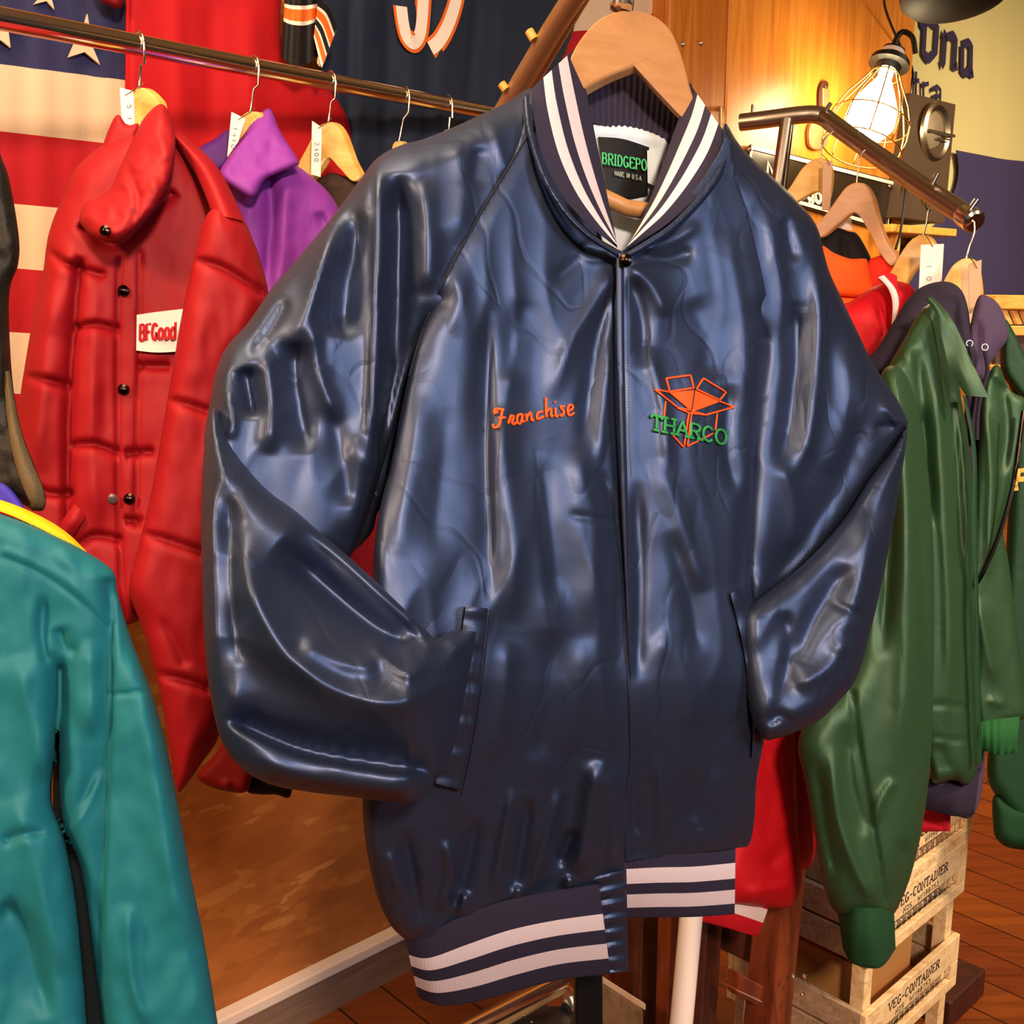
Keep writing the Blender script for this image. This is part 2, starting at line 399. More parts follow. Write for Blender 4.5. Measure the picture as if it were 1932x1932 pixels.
def bump(m, h, strength, dist=0.01, prev=None):
    N, L, b = nodes(m); u = N.new('ShaderNodeBump'); u.inputs['Strength'].default_value = strength; u.inputs['Distance'].default_value = dist
    L.new(h, u.inputs['Height'])
    if prev: L.new(prev, u.inputs['Normal'])
    L.new(u.outputs[0], b.inputs['Normal']); return u.outputs[0]
def cloth(name, col, rough=.7, sheen=0, wrinkle=.25, weave=.25, scale=30, metal=0.0, spec=.25, stretch=(1, 1, .45), crease=0.0):
    m = base(name, col, rough, metal); N, L, b = nodes(m)
    b.inputs['Specular IOR Level'].default_value = spec
    p = None
    if wrinkle: p = bump(m, noise_tex(m, coord(m, stretch), scale, 5, .55, .6), wrinkle, .012)
    if crease:
        v = N.new('ShaderNodeTexVoronoi'); v.feature = 'DISTANCE_TO_EDGE'; v.inputs['Scale'].default_value = 9
        w = coord(m, (1, 1, .7), (.3, .4, .5)); nz = N.new('ShaderNodeTexNoise'); nz.inputs['Scale'].default_value = 5; nz.inputs['Detail'].default_value = 3; L.new(w, nz.inputs['Vector'])
        ad = N.new('ShaderNodeMixRGB'); ad.blend_type = 'ADD'; ad.inputs[0].default_value = .35; L.new(w, ad.inputs[1]); L.new(nz.outputs['Color'], ad.inputs[2]); L.new(ad.outputs[0], v.inputs['Vector'])
        mn = N.new('ShaderNodeMath'); mn.operation = 'MINIMUM'; mn.inputs[1].default_value = .06; L.new(v.outputs['Distance'], mn.inputs[0]); p = bump(m, mn.outputs[0], crease, .03, p)
    if weave: bump(m, noise_tex(m, coord(m), 1400, 1), weave, .0006, p)
    return m
def wood(name, c1, c2, c3, grain=(1, 1, 1), rot=(0, 0, 0), rough=.45, scale=6, bmp=.12):
    m = base(name, c2, rough); N, L, b = nodes(m); v = coord(m, grain, rot)
    f = noise_tex(m, v, scale, 7, .62, 1.2); L.new(ramp(m, f, [(.3, c1), (.5, c2), (.72, c3)]), b.inputs['Base Color']); bump(m, f, bmp, .004); return m
def metal(name, col, rough=.18): return base(name, col, rough, 1.0)

M_satin = cloth('navy_satin', (0.048, 0.064, 0.120, 1), .465, 0, .05, .15, 9, .8, .4, (1, 1, .45), .22)
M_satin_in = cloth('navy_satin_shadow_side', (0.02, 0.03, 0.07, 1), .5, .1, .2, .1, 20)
M_rib = cloth('navy_knit', '#2a2436', .85, .35, 0, .5)
M_ribw = cloth('white_knit', '#d4c0c2', .85, .2, 0, .5)
M_lining = cloth('pale_lining', '#c4ced6', .6, .1, .2, .1)
M_orange = cloth('orange_thread', '#f4561c', .55, .2, 0, .6)
M_green_t = cloth('green_thread', '#2e8a4a', .55, .2, 0, .6)
M_label = cloth('black_label', '#151312', .6, .1, .1, .2)
M_label_t = cloth('label_green_thread', '#38b46a', .5, .1, 0, .2)
M_label_w = cloth('label_grey_thread', '#8f9a8c', .5, .1, 0, .2)
M_snap = metal('dark_snap', '#3a2c28', .22)
M_stitch = cloth('dark_thread', '#10131f', .7, .1, 0, 0)
M_hanger = wood('pale_hanger_wood', '#a8703f', '#b27c4a', '#be8a58', (1, 1, 3.5), (0, .5, 0), .42, 9, .05)
M_hanger2 = wood('yellow_hanger_wood', '#b98436', '#cc9a48', '#d8ac60', (1, 1, 3.5), (0, .5, 0), .35, 9, .05)
M_chrome = metal('chrome', '#e4ded8', .17)
M_steel = metal('brushed_steel', '#b0a090', .32)
M_bronze = base('bronze_tube', '#a8855a', .38, .55)
M_wire = metal('hook_wire', '#d8cbb8', .2)
M_red_puff = cloth('red_nylon', '#8e0a16', .62, 0, .05, .1, 18, 0, .25)
M_patch = cloth('white_patch', '#e6d6d2', .8, .2, .05, .3)
M_patch_t = cloth('crimson_thread', '#a80e1c', .7, .1, 0, .3)
M_purple = cloth('purple_nylon', '#84349a', .6, .2, .2, .15)
M_purple_d = cloth('dark_purple_nylon', '#4b1d72', .6, .2, .2, .15)
M_teal = cloth('teal_nylon', '#186670', .6, 0, .10, .15, 12)
M_slit_shade = cloth('slit_shade_black', '#0a1418', .8, .1, .1, .1)  # black that imitates the shade inside the windbreaker slit
M_yellow = cloth('yellow_trim', '#f0b414', .6, .2, .1, .2)
M_violet = cloth('violet_fabric', '#3b2f9a', .7, .2, .1, .2)
M_olive = cloth('olive_leather', '#17120c', .55, .1, .35, .3, 60)
M_olive_l = cloth('olive_binding', '#5a4a30', .6, .2, .3, .3, 60)
M_green = cloth('green_satin', (.026, .066, .026, 1), .48, 0, .05, .1, 12, .35, .4, (1, 1, .5), .10)
M_green_k = cloth('green_knit', '#12381c', .85, .3, 0, .5)
M_green_rib = cloth('bright_green_knit', '#1c5226', .85, .3, 0, .5)
M_dgreen = cloth('dark_green_fabric', '#12361c', .6, .2, .2, .2)
M_gold = cloth('gold_thread', '#d8a03a', .6, .2, 0, .3)
M_hood = cloth('navy_fleece', '#2a2232', .95, .4, .1, .5)
M_hood2 = cloth('purple_navy_fleece', '#4a3a52', .95, .4, .1, .5)
M_red_sat = cloth('red_satin', '#b80c1a', .55, .15, .16, .1, 18, .1)
M_red_knit = cloth('red_knit', '#b80e1c', .85, .3, 0, .4)
M_redd = cloth('dark_red_fabric', '#7c0a12', .7, .2, .15, .2)
M_org_j = cloth('orange_fleece', '#ff5418', .85, .3, .1, .4)
M_black = cloth('black_fabric', '#14100f', .8, .2, .1, .3)
M_brown_pl = cloth('brown_plaid', '#3a2820', .85, .3, .1, .4)
M_tag = base('tag_card', '#e8d4cc', .75)
M_tag2 = base('kraft_tag_card', '#b98f6c', .75)
M_ink = base('grey_ink', '#6b6a78', .8)
M_flag_w = cloth('flag_cream', '#d2b494', .8, .2, .3, .3, 10)
M_flag_r = cloth('flag_red', '#a40f18', .75, .2, .3, .3, 10)
M_flag_b = cloth('flag_navy', '#2a2a4e', .8, .2, .3, .3, 10)
M_jersey_r = cloth('red_jersey_mesh', '#d80f16', .75, .2, .15, .3, 8)
M_jersey_n = cloth('navy_jersey', '#1c2334', .75, .2, .1, .3, 8)
M_black_h = cloth('black_jersey', '#16120f', .6, .2, .1, .3)
M_or_h = cloth('jersey_orange', '#e2661c', .7, .2, 0, .3)
M_wh_h = cloth('jersey_white', '#f0dcc8', .7, .2, 0, .3)
M_corona = cloth('cream_flag_cloth', '#cdc088', .8, .15, .25, .3, 6)
M_corona_n = cloth('indigo_flag_cloth', '#3a3358', .8, .15, .25, .3, 6)
M_corona_t = cloth('flag_lettering', '#33284a', .8, .1, 0, .2)
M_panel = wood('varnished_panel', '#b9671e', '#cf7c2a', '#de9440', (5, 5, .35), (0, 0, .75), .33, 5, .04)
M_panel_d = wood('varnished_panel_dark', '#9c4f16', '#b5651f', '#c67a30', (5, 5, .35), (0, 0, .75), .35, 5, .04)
M_shelf = wood('pine_board', '#c98d34', '#e0aa48', '#ecc068', (.6, 4, 4), (0, 0, -.75), .5, 8, .05)
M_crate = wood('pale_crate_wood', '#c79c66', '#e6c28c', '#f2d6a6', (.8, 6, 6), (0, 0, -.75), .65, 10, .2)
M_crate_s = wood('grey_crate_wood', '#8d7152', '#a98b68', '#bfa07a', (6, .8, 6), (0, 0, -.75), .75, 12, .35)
M_red_wood = wood('red_brown_wood', '#4a1c0c', '#6e2e14', '#84401e', (4, 4, .4), (0, 0, 0), .42, 8, .1)
M_dk_wood = wood('dark_stained_wood', '#2a100a', '#3c180c', '#4c2212', (4, 4, .4), (0, 0, 0), .5, 8, .1)
M_black_pl = base('black_plastic', '#0c0b0b', .5)
M_black_pt = base('black_paint', '#0b0a0c', .3)
M_white_pt = base('white_paint', '#e4d0c4', .4)
M_greybox = wood('grey_board', '#6e5c4c', '#85725f', '#96826e', (3, 3, 3), (0, 0, 0), .7, 8, .1)
M_card = base('cardboard', '#a8743c', .85)
M_spk = base('speaker_front', '#4a3624', .5)
M_spk_s = base('speaker_side', '#140f0b', .6, 0, Specular_IOR_Level=.15)
M_silver = metal('silver_ring', '#b8a890', .32)
M_cone = base('speaker_cone', '#a8957c', .45, .5)
M_plate = base('black_plate_enamel', '#2c2118', .22)
M_plate_w = base('white_enamel', '#fbe9cc', .3)
M_floor = wood('plank', '#5c260e', '#8a4218', '#a85a26', (.5, 4, 1), (0, 0, -.82), .38, 3, .1)
# ================================================================ THE SETTING
def floor_mat():
    m = base('floor_planks', '#8a4218', .34); N, L, b = nodes(m); v = coord(m, (1, 1, 1), (0, 0, -2.32))
    br = N.new('ShaderNodeTexBrick'); br.inputs['Scale'].default_value = 1; br.inputs['Brick Width'].default_value = 2.4; br.inputs['Row Height'].default_value = .105
    br.inputs['Mortar Size'].default_value = .0022; br.inputs['Color1'].default_value = lin('#6e3212'); br.inputs['Color2'].default_value = lin('#834216'); br.inputs['Mortar'].default_value = lin('#2a0f06')
    L.new(v, br.inputs['Vector']); f = noise_tex(m, coord(m, (.6, 9, 1), (0, 0, -2.32)), 3.5, 6, .6, 1.0)
    r = ramp(m, f, [(.3, '#6b300f'), (.55, '#ffffff'), (.75, '#ffe0b0')]); mx = N.new('ShaderNodeMixRGB'); mx.blend_type = 'MULTIPLY'; mx.inputs[0].default_value = .55
    L.new(br.outputs['Color'], mx.inputs[1]); L.new(r, mx.inputs[2]); L.new(mx.outputs[0], b.inputs['Base Color']); bump(m, br.outputs['Fac'], -.4, .003); return m
def osb_mat():
    m = base('strand_board', '#a85f24', .6); N, L, b = nodes(m)
    def flakes(rot, sc):
        v = N.new('ShaderNodeTexVoronoi'); v.inputs['Scale'].default_value = sc; v.inputs['Randomness'].default_value = 1
        w = coord(m, (1.0, 1.0, 3.0), rot); ad = N.new('ShaderNodeMixRGB'); ad.blend_type = 'ADD'; ad.inputs[0].default_value = .25
        nz = N.new('ShaderNodeTexNoise'); nz.inputs['Scale'].default_value = 9; L.new(w, nz.inputs['Vector']); L.new(w, ad.inputs[1]); L.new(nz.outputs['Color'], ad.inputs[2]); L.new(ad.outputs[0], v.inputs['Vector'])
        s = N.new('ShaderNodeSeparateColor'); L.new(v.outputs['Color'], s.inputs[0]); return s.outputs[0]
    a = flakes((.3, .9, 0), 7); c = flakes((-.4, -1.2, .3), 12)
    n2 = noise_tex(m, coord(m), 5, 5)
    mi = N.new('ShaderNodeMix'); mi.data_type = 'FLOAT'; mi.inputs[0].default_value = .4; L.new(a, mi.inputs[2]); L.new(c, mi.inputs[3])
    m2 = N.new('ShaderNodeMix'); m2.data_type = 'FLOAT'; m2.inputs[0].default_value = .45; L.new(mi.outputs[0], m2.inputs[2]); L.new(n2, m2.inputs[3])
    L.new(ramp(m, m2.outputs[0], [(.15, '#8a4a1a'), (.45, '#9a5820'), (.64, '#a46026'), (.84, '#c48a48')]), b.inputs['Base Color']); bump(m, mi.outputs[0], .12, .004); return m
M_osb = osb_mat(); M_plank = floor_mat()
M_base = wood('grey_baseboard', '#6a5244', '#806656', '#927868', (.5, .5, 6), (0, 0, .75), .6, 4, .1)
M_trimw = base('chalky_white_paint', '#d8c4b8', .8)
M_ceil = base('ceiling_paint', '#b9b890', .85)
def wall_box(name, t0, t1, z0, z1, o0, o1, m, parent=None, bev=0, label=None):
    return box(name, WP(t0, z0, o0), WU*(t1-t0), WN*(o1-o0), UP*(z1-z0), m, parent, bev, label)
structure(box('floor', (-3, -2.5, -.05), (9, 0, 0), (0, 9, 0), (0, 0, .05), M_plank, None, 0))
structure(wall_box('wall_back', -2.2, 6.5, 0, 2.6, -.08, 0, M_osb))
structure(box('wall_right', WP(6.4, 0, 0), WU*.08, WN*7.0, UP*2.6, base('wall_paint', '#8c7a60', .85), None, 0))
structure(box('ceiling', (-3, -2.5, 2.56), (9, 0, 0), (0, 9, 0), (0, 0, .05), M_ceil, None, 0))
structure(wall_box('baseboard_back', -2.0, 1.2, 0, .085, 0, .022, M_base))
structure(wall_box('trim_1', -2.0, 1.2, .085, .108, 0, .032, M_trimw, None, .003))
structure(wall_box('trim_2', .345, .375, .108, 1.0, 0, .02, wood('batten_wood', '#7a4a2c', '#91603c', '#a4744e', (4, 4, .4), (0, 0, 0), .6, 6, .1), None, .002))
structure(wall_box('trim_3', 2.3, 6.5, 2.50, 2.56, 0, .05, base('pale_green_cornice', '#b4bb8c', .7), None, .004))

# wooden wardrobe with two varnished door panels
wdep = .10
tA = (W(1262, 120, wdep) - Vector(W0)).dot(Vector(WU)); tB = (W(1371, 120, wdep) - Vector(W0)).dot(Vector(WU)); tC = (W(1722, 120, wdep) - Vector(W0)).dot(Vector(WU))
wr = thing('wardrobe', 'tall varnished orange wood wardrobe behind the caged lamp', 'wardrobe', WP((tA+tC)/2, 0, .05))
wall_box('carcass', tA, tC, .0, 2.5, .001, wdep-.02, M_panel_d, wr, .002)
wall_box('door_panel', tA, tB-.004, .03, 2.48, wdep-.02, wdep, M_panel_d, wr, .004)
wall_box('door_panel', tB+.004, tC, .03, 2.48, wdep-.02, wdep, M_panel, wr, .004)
wdo = lambda x, y, o=0: W(x, y, wdep+o)
for x, y in ((1322, 82), (1288, 84)):
    lathe('screw', wdo(x, y, 0), wdo(x, y, .004), [(0, .005), (.7, .005), (1, .002)], M_steel, wr, 12)
tube('handle', [wdo(1361, 205, .0), wdo(1361, 205, .02), wdo(1361, 240, .02), wdo(1361, 240, 0)], .006, M_bronze, wr, 8)

# key tag hanging on the panel
kt = thing('key_fob', 'small bronze key fob hooked on the wardrobe panel left of the caged lamp', 'key fob', wdo(1553, 170, .01))
ribbons('strap', [[wdo(x, y, .004) for x, y in catmull([(1546, 232), (1546, 175), (1553, 158), (1560, 163)], 5)]], .014, WN, .004, M_dk_wood, kt)
box('fob', wdo(1549, 200, .004), wdo(1562, 203, .004)-wdo(1549, 200, .004), wdo(1549, 166, .004)-wdo(1549, 200, .004), WN*.006, M_bronze, kt, .002)
tube('ring', [wdo(1555, 166, .007)+Vector(WU)*.007*math.cos(a)+Vector(UP)*.007*math.sin(a) for a in np.linspace(0, 6.28, 13)[:-1]], .0012, M_wire, kt, 6, True)
# leather bracket tag
lt = extrude('leather_tag', [(1532, 232), (1548, 228), (1560, 250), (1562, 272), (1545, 282), (1530, 276), (1527, 252)], lambda x, y: Wd(x, y, wdep+.012), -WN*.010, M_bronze, None, 4)
tag(lt, 'bronze leather tag on the panel below the rack arm bend', 'tag')

# black licence plate style sign with white rim
pl = thing('number_plate', 'black number plate sign with white rim screwed to the wardrobe', 'sign', wdo(1560, 350, .01))
pd = lambda x, y: Wd(x, y, wdep+.012)
out = [(1413, 279), (1418, 272), (1428, 274), (1684, 340), (1692, 348), (1681, 430), (1672, 436), (1662, 434), (1412, 360), (1406, 350)]
plo = extrude('plate', out, pd, -WN*.006, M_plate, pl, raw=True, bev=.001)
rim = [wdo(x, y, .0135) for x, y in [(1417, 278), (1686, 346), (1674, 430), (1411, 354), (1417, 278)]]
ribbons('rim', [rim], .009, WN, .002, M_plate_w, plo)
ribbons('letter', [[wdo(x, y, .0125) for x, y in l] for l in ([(1447, 336), (1449, 306), (1457, 326), (1464, 310), (1463, 343)],)], .010, WN, .001, M_plate_w, plo)
for l in text_lines('dgb', (1508, 372), (1550, 384), (-1, -30), .2): ribbons('letter', [[wdo(x, y, .0125) for x, y in l]], .010, WN, .001, M_plate_w, plo)
for x, y in ((1413, 281), (1678, 351)): lathe('screw', wdo(x, y, .012), wdo(x, y, .018), [(0, .007), (.6, .007), (1, .003)], M_steel, pl, 12)

# ---- cloth hung on the wall: big printed flag with blackletter writing
fo = lambda x, y: Wd(x, y, .03)
fl = thing('brewery_flag', 'cream and indigo flag with blackletter writing hung beside the speaker', 'flag', W(1840, 300, .03))
fw = lambda u, v: .0025*np.sin(u*17+v*3) + .0012*np.sin(u*41+1)
def wl(pts, off): return [(x, y, float(Wd(x, y, off))) for x, y in pts]
crf = strip('cream_field', wl([(1716, 0), (1850, -60), (2010, -120)], .03), wl([(1690, 600), (1850, 610), (2010, 620)], .03), M_corona, None, fl, 60, 14, 0, .004, wave=fw)
nav = pillow('indigo_field', [(1803, 283, 1), (1850, 292), (1900, 301), (1960, 306, 1), (1990, 560, 1), (1900, 562), (1780, 560), (1690, 562, 1), (1694, 470, 1), (1770, 420), (1800, 360), (1808, 320)], lambda x, y: Wd(x, y, .045), .006, 6, M_corona_n, fl, [([(1850, 300), (1845, 560)], 10, .008), ([(1890, 310), (1892, 560)], 14, .008), ([(1730, 490), (1900, 500)], 8, .004)], 7, thin=.003)
tb = lambda x, y: W(x, y, .0365)
L1 = [([(1736, 34), (1740, 44), (1737, 52)], .022),
      ([(1745, 42), (1742, 100), (1752, 112), (1765, 98), (1768, 52), (1756, 40), (1745, 42)], .026),
      ([(1779, 62), (1783, 68), (1780, 118), (1776, 124)], .026), ([(1783, 72), (1797, 66), (1803, 76), (1800, 128), (1806, 124)], .026),
      ([(1816, 86), (1815, 134), (1822, 140), (1830, 128)], .024), ([(1816, 84), (1826, 80), (1832, 88), (1831, 142), (1836, 138)], .026)]
for l, w in L1: ribbons('letter', [[tb(x, y) for x, y in dense(l, 3)]], w, WN, .001, M_corona_t, crf)
for l in ([(1728, 135), (1727, 180)], [(1720, 150), (1734, 153)], [(1741, 154), (1742, 186)], [(1742, 160), (1752, 158)], [(1758, 170), (1767, 163), (1774, 170), (1773, 198)], [(1773, 182), (1763, 181), (1758, 190), (1763, 199)]):
    ribbons('letter', [[tb(x, y) for x, y in dense(l, 3)]], .013, WN, .001, M_corona_t, crf)

# speaker on a pine shelf
sh = thing('wall_shelf', 'yellow pine wall shelf under the loudspeaker', 'shelf', WP(tC+.2, 1.5, .1))
box('board', P(1684, 422, 2.94), P(1806, 432, 3.20)-P(1684, 422, 2.94), WN*-.145, UP*-.022, M_shelf, sh, .003)
box('bracket', P(1694, 440, 3.0), WU*.02, WN*-.11, UP*-.05, M_shelf, sh, .003)
spk = thing('loudspeaker', 'dark loudspeaker with a silver woofer ring on the pine shelf', 'loudspeaker', P(1740, 425, 3.2))
fd = plane_dep([(1717, 175, 3.00), (1803, 196, 3.14), (1690, 410, 2.98), (1778, 420, 3.13)])
extrude('cabinet', [(1717, 175), (1803, 197), (1782, 421), (1694, 409)], fd, -WN*.12, M_spk, spk, raw=True, bev=.004)
def disc_ring(name, cx, cy, r0, r1, lift, m, par, dep, squash=.80, bul=.006):
    c = P(cx, cy, float(dep(cx, cy))); a = WN; lathe(name, c+Vector(WN)*lift, c+Vector(WN)*(lift+bul), [(0, r1), (.6, r1*.97), (1, (r0+r1)/2), (.5, r0), (0, r0*.98)], m, par, 36)
cW = (1762, 250)
disc_ring('woofer_ring', *cW, .060, .086, .001, M_silver, spk, fd, bul=.014)
c = P(*cW, float(fd(*cW))); lathe('woofer_cone', c+Vector(WN)*.001, c+Vector(WN)*.010, [(0, .060), (.3, .055), (.5, .04), (.9, .03), (1, .001)], M_cone, spk, 30)
disc_ring('bass_port', 1752, 372, .030, .042, .001, M_silver, spk, fd)
ribbons('badge', [[P(x, y, float(fd(x, y)))+Vector(WN)*.013 for x, y in ((1744, 247), (1793, 258))]], .008, WN, .002, M_silver, spk)
ribbons('badge', [[P(x, y, float(fd(x, y)))+Vector(WN)*.013 for x, y in ((1758, 262), (1786, 265))]], .005, WN, .002, M_silver, spk)
tag(tube('black_cable', [P(x, y, d) for x, y, d in catmull([(1690, -30, 2.75), (1668, 5, 2.8), (1700, 90, 2.95), (1722, 135, 3.05), (1712, 200, 3.06), (1706, 300, 3.05), (1708, 360, 2.98), (1700, 430, 2.95), (1690, 470, 2.9)], 6)], .0035, M_black_pl, None, 6), 'long black cable running down the wardrobe edge past the speaker', 'cable')
# dark dome at the top edge
dm_ = thing('dome_lamp', 'dark dome shaped lamp shade cut by the top edge of the picture', 'lamp', P(1806, -40, 2.4))
lathe('shade', P(1800, -110, 2.4), P(1806, 24, 2.4), [(0, .05), (.3, .10), (.6, .122), (.75, .121), (.86, .104), (.95, .064), (1, .002)], M_spk_s, dm_, 40)

# caged pendant lamp with glowing bulb
LD = 2.64
lamp = thing('caged_lamp', 'glowing bulb in a wire cage pendant lamp before the wardrobe', 'lamp', P(1690, 95, LD))
A_ = P(1692, 78, LD); B_ = P(1628, 268, LD-.02); ax = (B_-A_); AL = ax.length
lathe('socket', A_+ax*.06, A_+ax*.30, [(0, .014), (.1, .028), (.5, .029), (.55, .048), (.75, .050), (.78, .032), (1, .027)], M_black_pl, lamp, 24)
lathe('socket_label', A_+ax*.105, A_+ax*.145, [(0, .0284), (0.02, .0292), (.98, .0292), (1, .0284)], M_tag, lamp, 24)
tube('flex', [P(x, y, LD) for x, y in ((1684, 92), (1694, 68), (1706, 60), (1722, 72), (1727, 100))], .007, M_black_pl, lamp, 8, smooth_pts=5)
axn = ax.normalized(); xx = axn.orthogonal().normalized(); yy = axn.cross(xx)
M_brass = metal('cage_wire', '#d8b060', .25)
def ringp(f, r, n=26): return [A_+ax*f+(xx*math.cos(2*math.pi*k/n)+yy*math.sin(2*math.pi*k/n))*r for k in range(n)]
prof = [(.30, .030), (.42, .047), (.62, .079), (.80, .098), (.96, .102), (1.06, .098)]
cage = [[A_+ax*f+(xx*math.cos(w)+yy*math.sin(w))*r for f, r in prof] for w in np.linspace(0, 2*math.pi, 11)[:-1]]
tubes('cage', cage+[(ringp(.34, .036), True), (ringp(.80, .098), True), (ringp(1.06, .098), True)], .0019, M_brass, lamp, 6)
M_bulb = bpy.data.materials.new('glowing_bulb'); M_bulb.use_nodes = True
_b = M_bulb.node_tree.nodes['Principled BSDF']; _b.inputs['Base Color'].default_value = (1, .9, .7, 1); _b.inputs['Emission Color'].default_value = (1, .80, .46, 1); _b.inputs['Emission Strength'].default_value = 45
lathe('bulb', A_+ax*.30, A_+ax*.98, [(0, .016), (.12, .018), (.30, .036), (.55, .058), (.75, .061), (.9, .045), (1, .003)], M_bulb, lamp, 28)
def point(name, loc, e, c, r):
    l = bpy.data.lights.new(name, 'POINT'); l.energy = e; l.color = c; l.shadow_soft_size = r; o = bpy.data.objects.new(name, l); COL.objects.link(o); o.location = loc; return o

# ---- left part of the wall: flags and jerseys
us = thing('stars_and_stripes_flag', 'faded stars and stripes flag on the wall left of the red jersey', 'flag', W(120, 300, .04))
o1 = .035
rows = [(-140, -150), (121, 152), (247, 275), (383, 404), (505, 524), (628, 640), (745, 752), (860, 862), (975, 972), (1090, 1080)]
def fwv(u, v): return .0016*np.sin(u*14+1) + .0012*np.sin(u*31)
cs = [M_flag_b, M_flag_w, M_flag_r]
for k in range(1, len(rows)-1):
    a, b_ = rows[k], rows[k+1]
    strip('stripe', wl([(-60, a[0]-8), (243, a[1])], o1), wl([(-60, b_[0]-5), (243, b_[1])], o1), [M_flag_w if k % 2 else M_flag_r], None, us, 24, 4, .0015, .003, wave=fwv)
cant = strip('canton', wl([(-60, -140), (236, -100)], o1), wl([(-60, 113), (236, 151)], o1), [M_flag_b], None, us, 30, 8, .002, .003, wave=fwv)
def star(pts): extrude('star', pts, lambda x, y: Wd(x, y, o1+.0075), -WN*.004, M_flag_w, cant, raw=True, bev=0)
star([(165, 26), (170, 58), (196, 84), (174, 86), (189, 122), (160, 98), (129, 108), (142, 78), (131, 69), (155, 62)])
star([(-30, 40), (5, 20), (42, 48), (16, 58), (20, 90), (2, 76), (-30, 80), (-15, 62)])
star([(92, -22), (103, 18), (88, 2), (64, 8), (78, -8), (74, -24)])

rj = thing('red_jersey', 'plain red perforated jersey hanging on the wall beside the flag', 'jersey', W(400, 100, .06))
def red_speck():
    m = cloth('perforated_red', '#b00c14', .75, .2, .15, .3, 8); return m
pillow('body', [(240, -60, 1), (535, -60, 1), (529, 60), (545, 125), (600, 150), (652, 215), (668, 320), (680, 640, 1), (236, 640, 1)], lambda x, y: Wd(x, y, .06), .012, 14, red_speck(), rj, [([(330, -60), (345, 300)], 18, .006), ([(470, -40), (480, 350)], 24, .009), ([(400, -40), (396, 300)], 20, -.006)], 10, thin=.003)
pillow('cuff', [(172, -30, 1), (240, -40, 1), (233, 8), (222, 17), (205, 11), (190, 2)], lambda x, y: Wd(x, y, .07), .02, 12, M_redd, rj, (), 5)
ribbons('seam', [[W(x, y, .078) for x, y in ((241, -40), (240, 60), (239, 140), (237, 200))]], .004, WN, .001, M_red_knit, rj)

nj = thing('navy_jersey', 'dark navy football jersey with white and orange numerals on the wall', 'jersey', W(800, 100, .05))
nf = [([(x, -60), (x+dx, 340)], w, h) for x, dx, w, h in ((690, -15, 16, .012), (735, -10, 12, -.010), (775, 5, 16, .012), (845, -20, 20, .014), (900, -30, 14, -.010), (960, -30, 20, .012), (665, -10, 10, -.008))]
njs = pillow('body', [(590, -60, 1), (1110, -60, 1), (1060, 120), (960, 260), (930, 420, 1), (640, 420, 1), (628, 200), (600, 120)], lambda x, y: Wd(x, y, .05), .014, 14, M_jersey_n, nj, nf, 9, thin=.003)
for a in ([(757, 12), (761, 44), (768, 70), (780, 80), (791, 66), (796, 36), (800, -30)], [(868, -40), (858, 10), (844, 50), (828, 78), (812, 92)]):
    c = catmull(a, 5)
    ribbons('numeral_edge', [[njs.pt(x, y, .003) for x, y in c]], .036, WN, .001, M_or_h, njs.obj)
    ribbons('numeral', [[njs.pt(x, y, .0045) for x, y in c]], .024, WN, .001, M_wh_h, njs.obj)
hj = thing('hockey_jersey', 'black jersey sleeve with orange and white stripes hanging before the wall', 'jersey', W(580, 60, .12))
sd = [(.10, 0), (.15, 1), (.27, 2), (.32, 1), (.40, 0), (.44, 1), (.56, 2), (.60, 1), (1, 0)]
strip('sleeve', wl([(540, -60), (575, -64), (609, -58)], .14), wl([(531, 106), (545, 118), (575, 122), (607, 100)], .14), [M_black_h, M_wh_h, M_or_h], sd, hj, 24, 60, .004, .03, wave=lambda u, v: .022*np.sin(math.pi*u)+.004*np.sin(u*19))
strip('cuff', wl([(600, 0), (620, 14), (636, 52)], .17), wl([(592, 70), (604, 118), (607, 128)], .17), [M_black_h, M_wh_h, M_or_h], [(.16, 0), (.24, 1), (.44, 2), (.50, 1), (.66, 0), (.72, 1), (.9, 2), (1, 1)], hj, 20, 40, .01, .02)
strip('cuff', wl([(606, 64), (620, 60), (635, 56)], .16), wl([(598, 118), (604, 126), (612, 118)], .16), [M_or_h, M_wh_h], [(.2, 1), (.8, 0), (1, 1)], hj, 12, 16, .01, .02)
f2 = thing('striped_flag', 'piece of red and cream flag hanging behind the wooden hanger', 'flag', W(1160, 60, .05))
strip('cream_stripe', wl([(1050, -90), (1285, -60)], .05), wl([(1030, 66), (1110, 57), (1200, 58), (1225, 40), (1285, 0)], .05), [M_flag_w], None, f2, 30, 8, .004, .003, wave=fwv)
strip('red_stripe', wl([(1030, 65), (1110, 57), (1200, 58), (1225, 30), (1275, -4)], .052), wl([(1010, 220), (1110, 225), (1200, 220), (1258, 190)], .052), [M_flag_r], None, f2, 30, 8, .004, .003, wave=fwv)

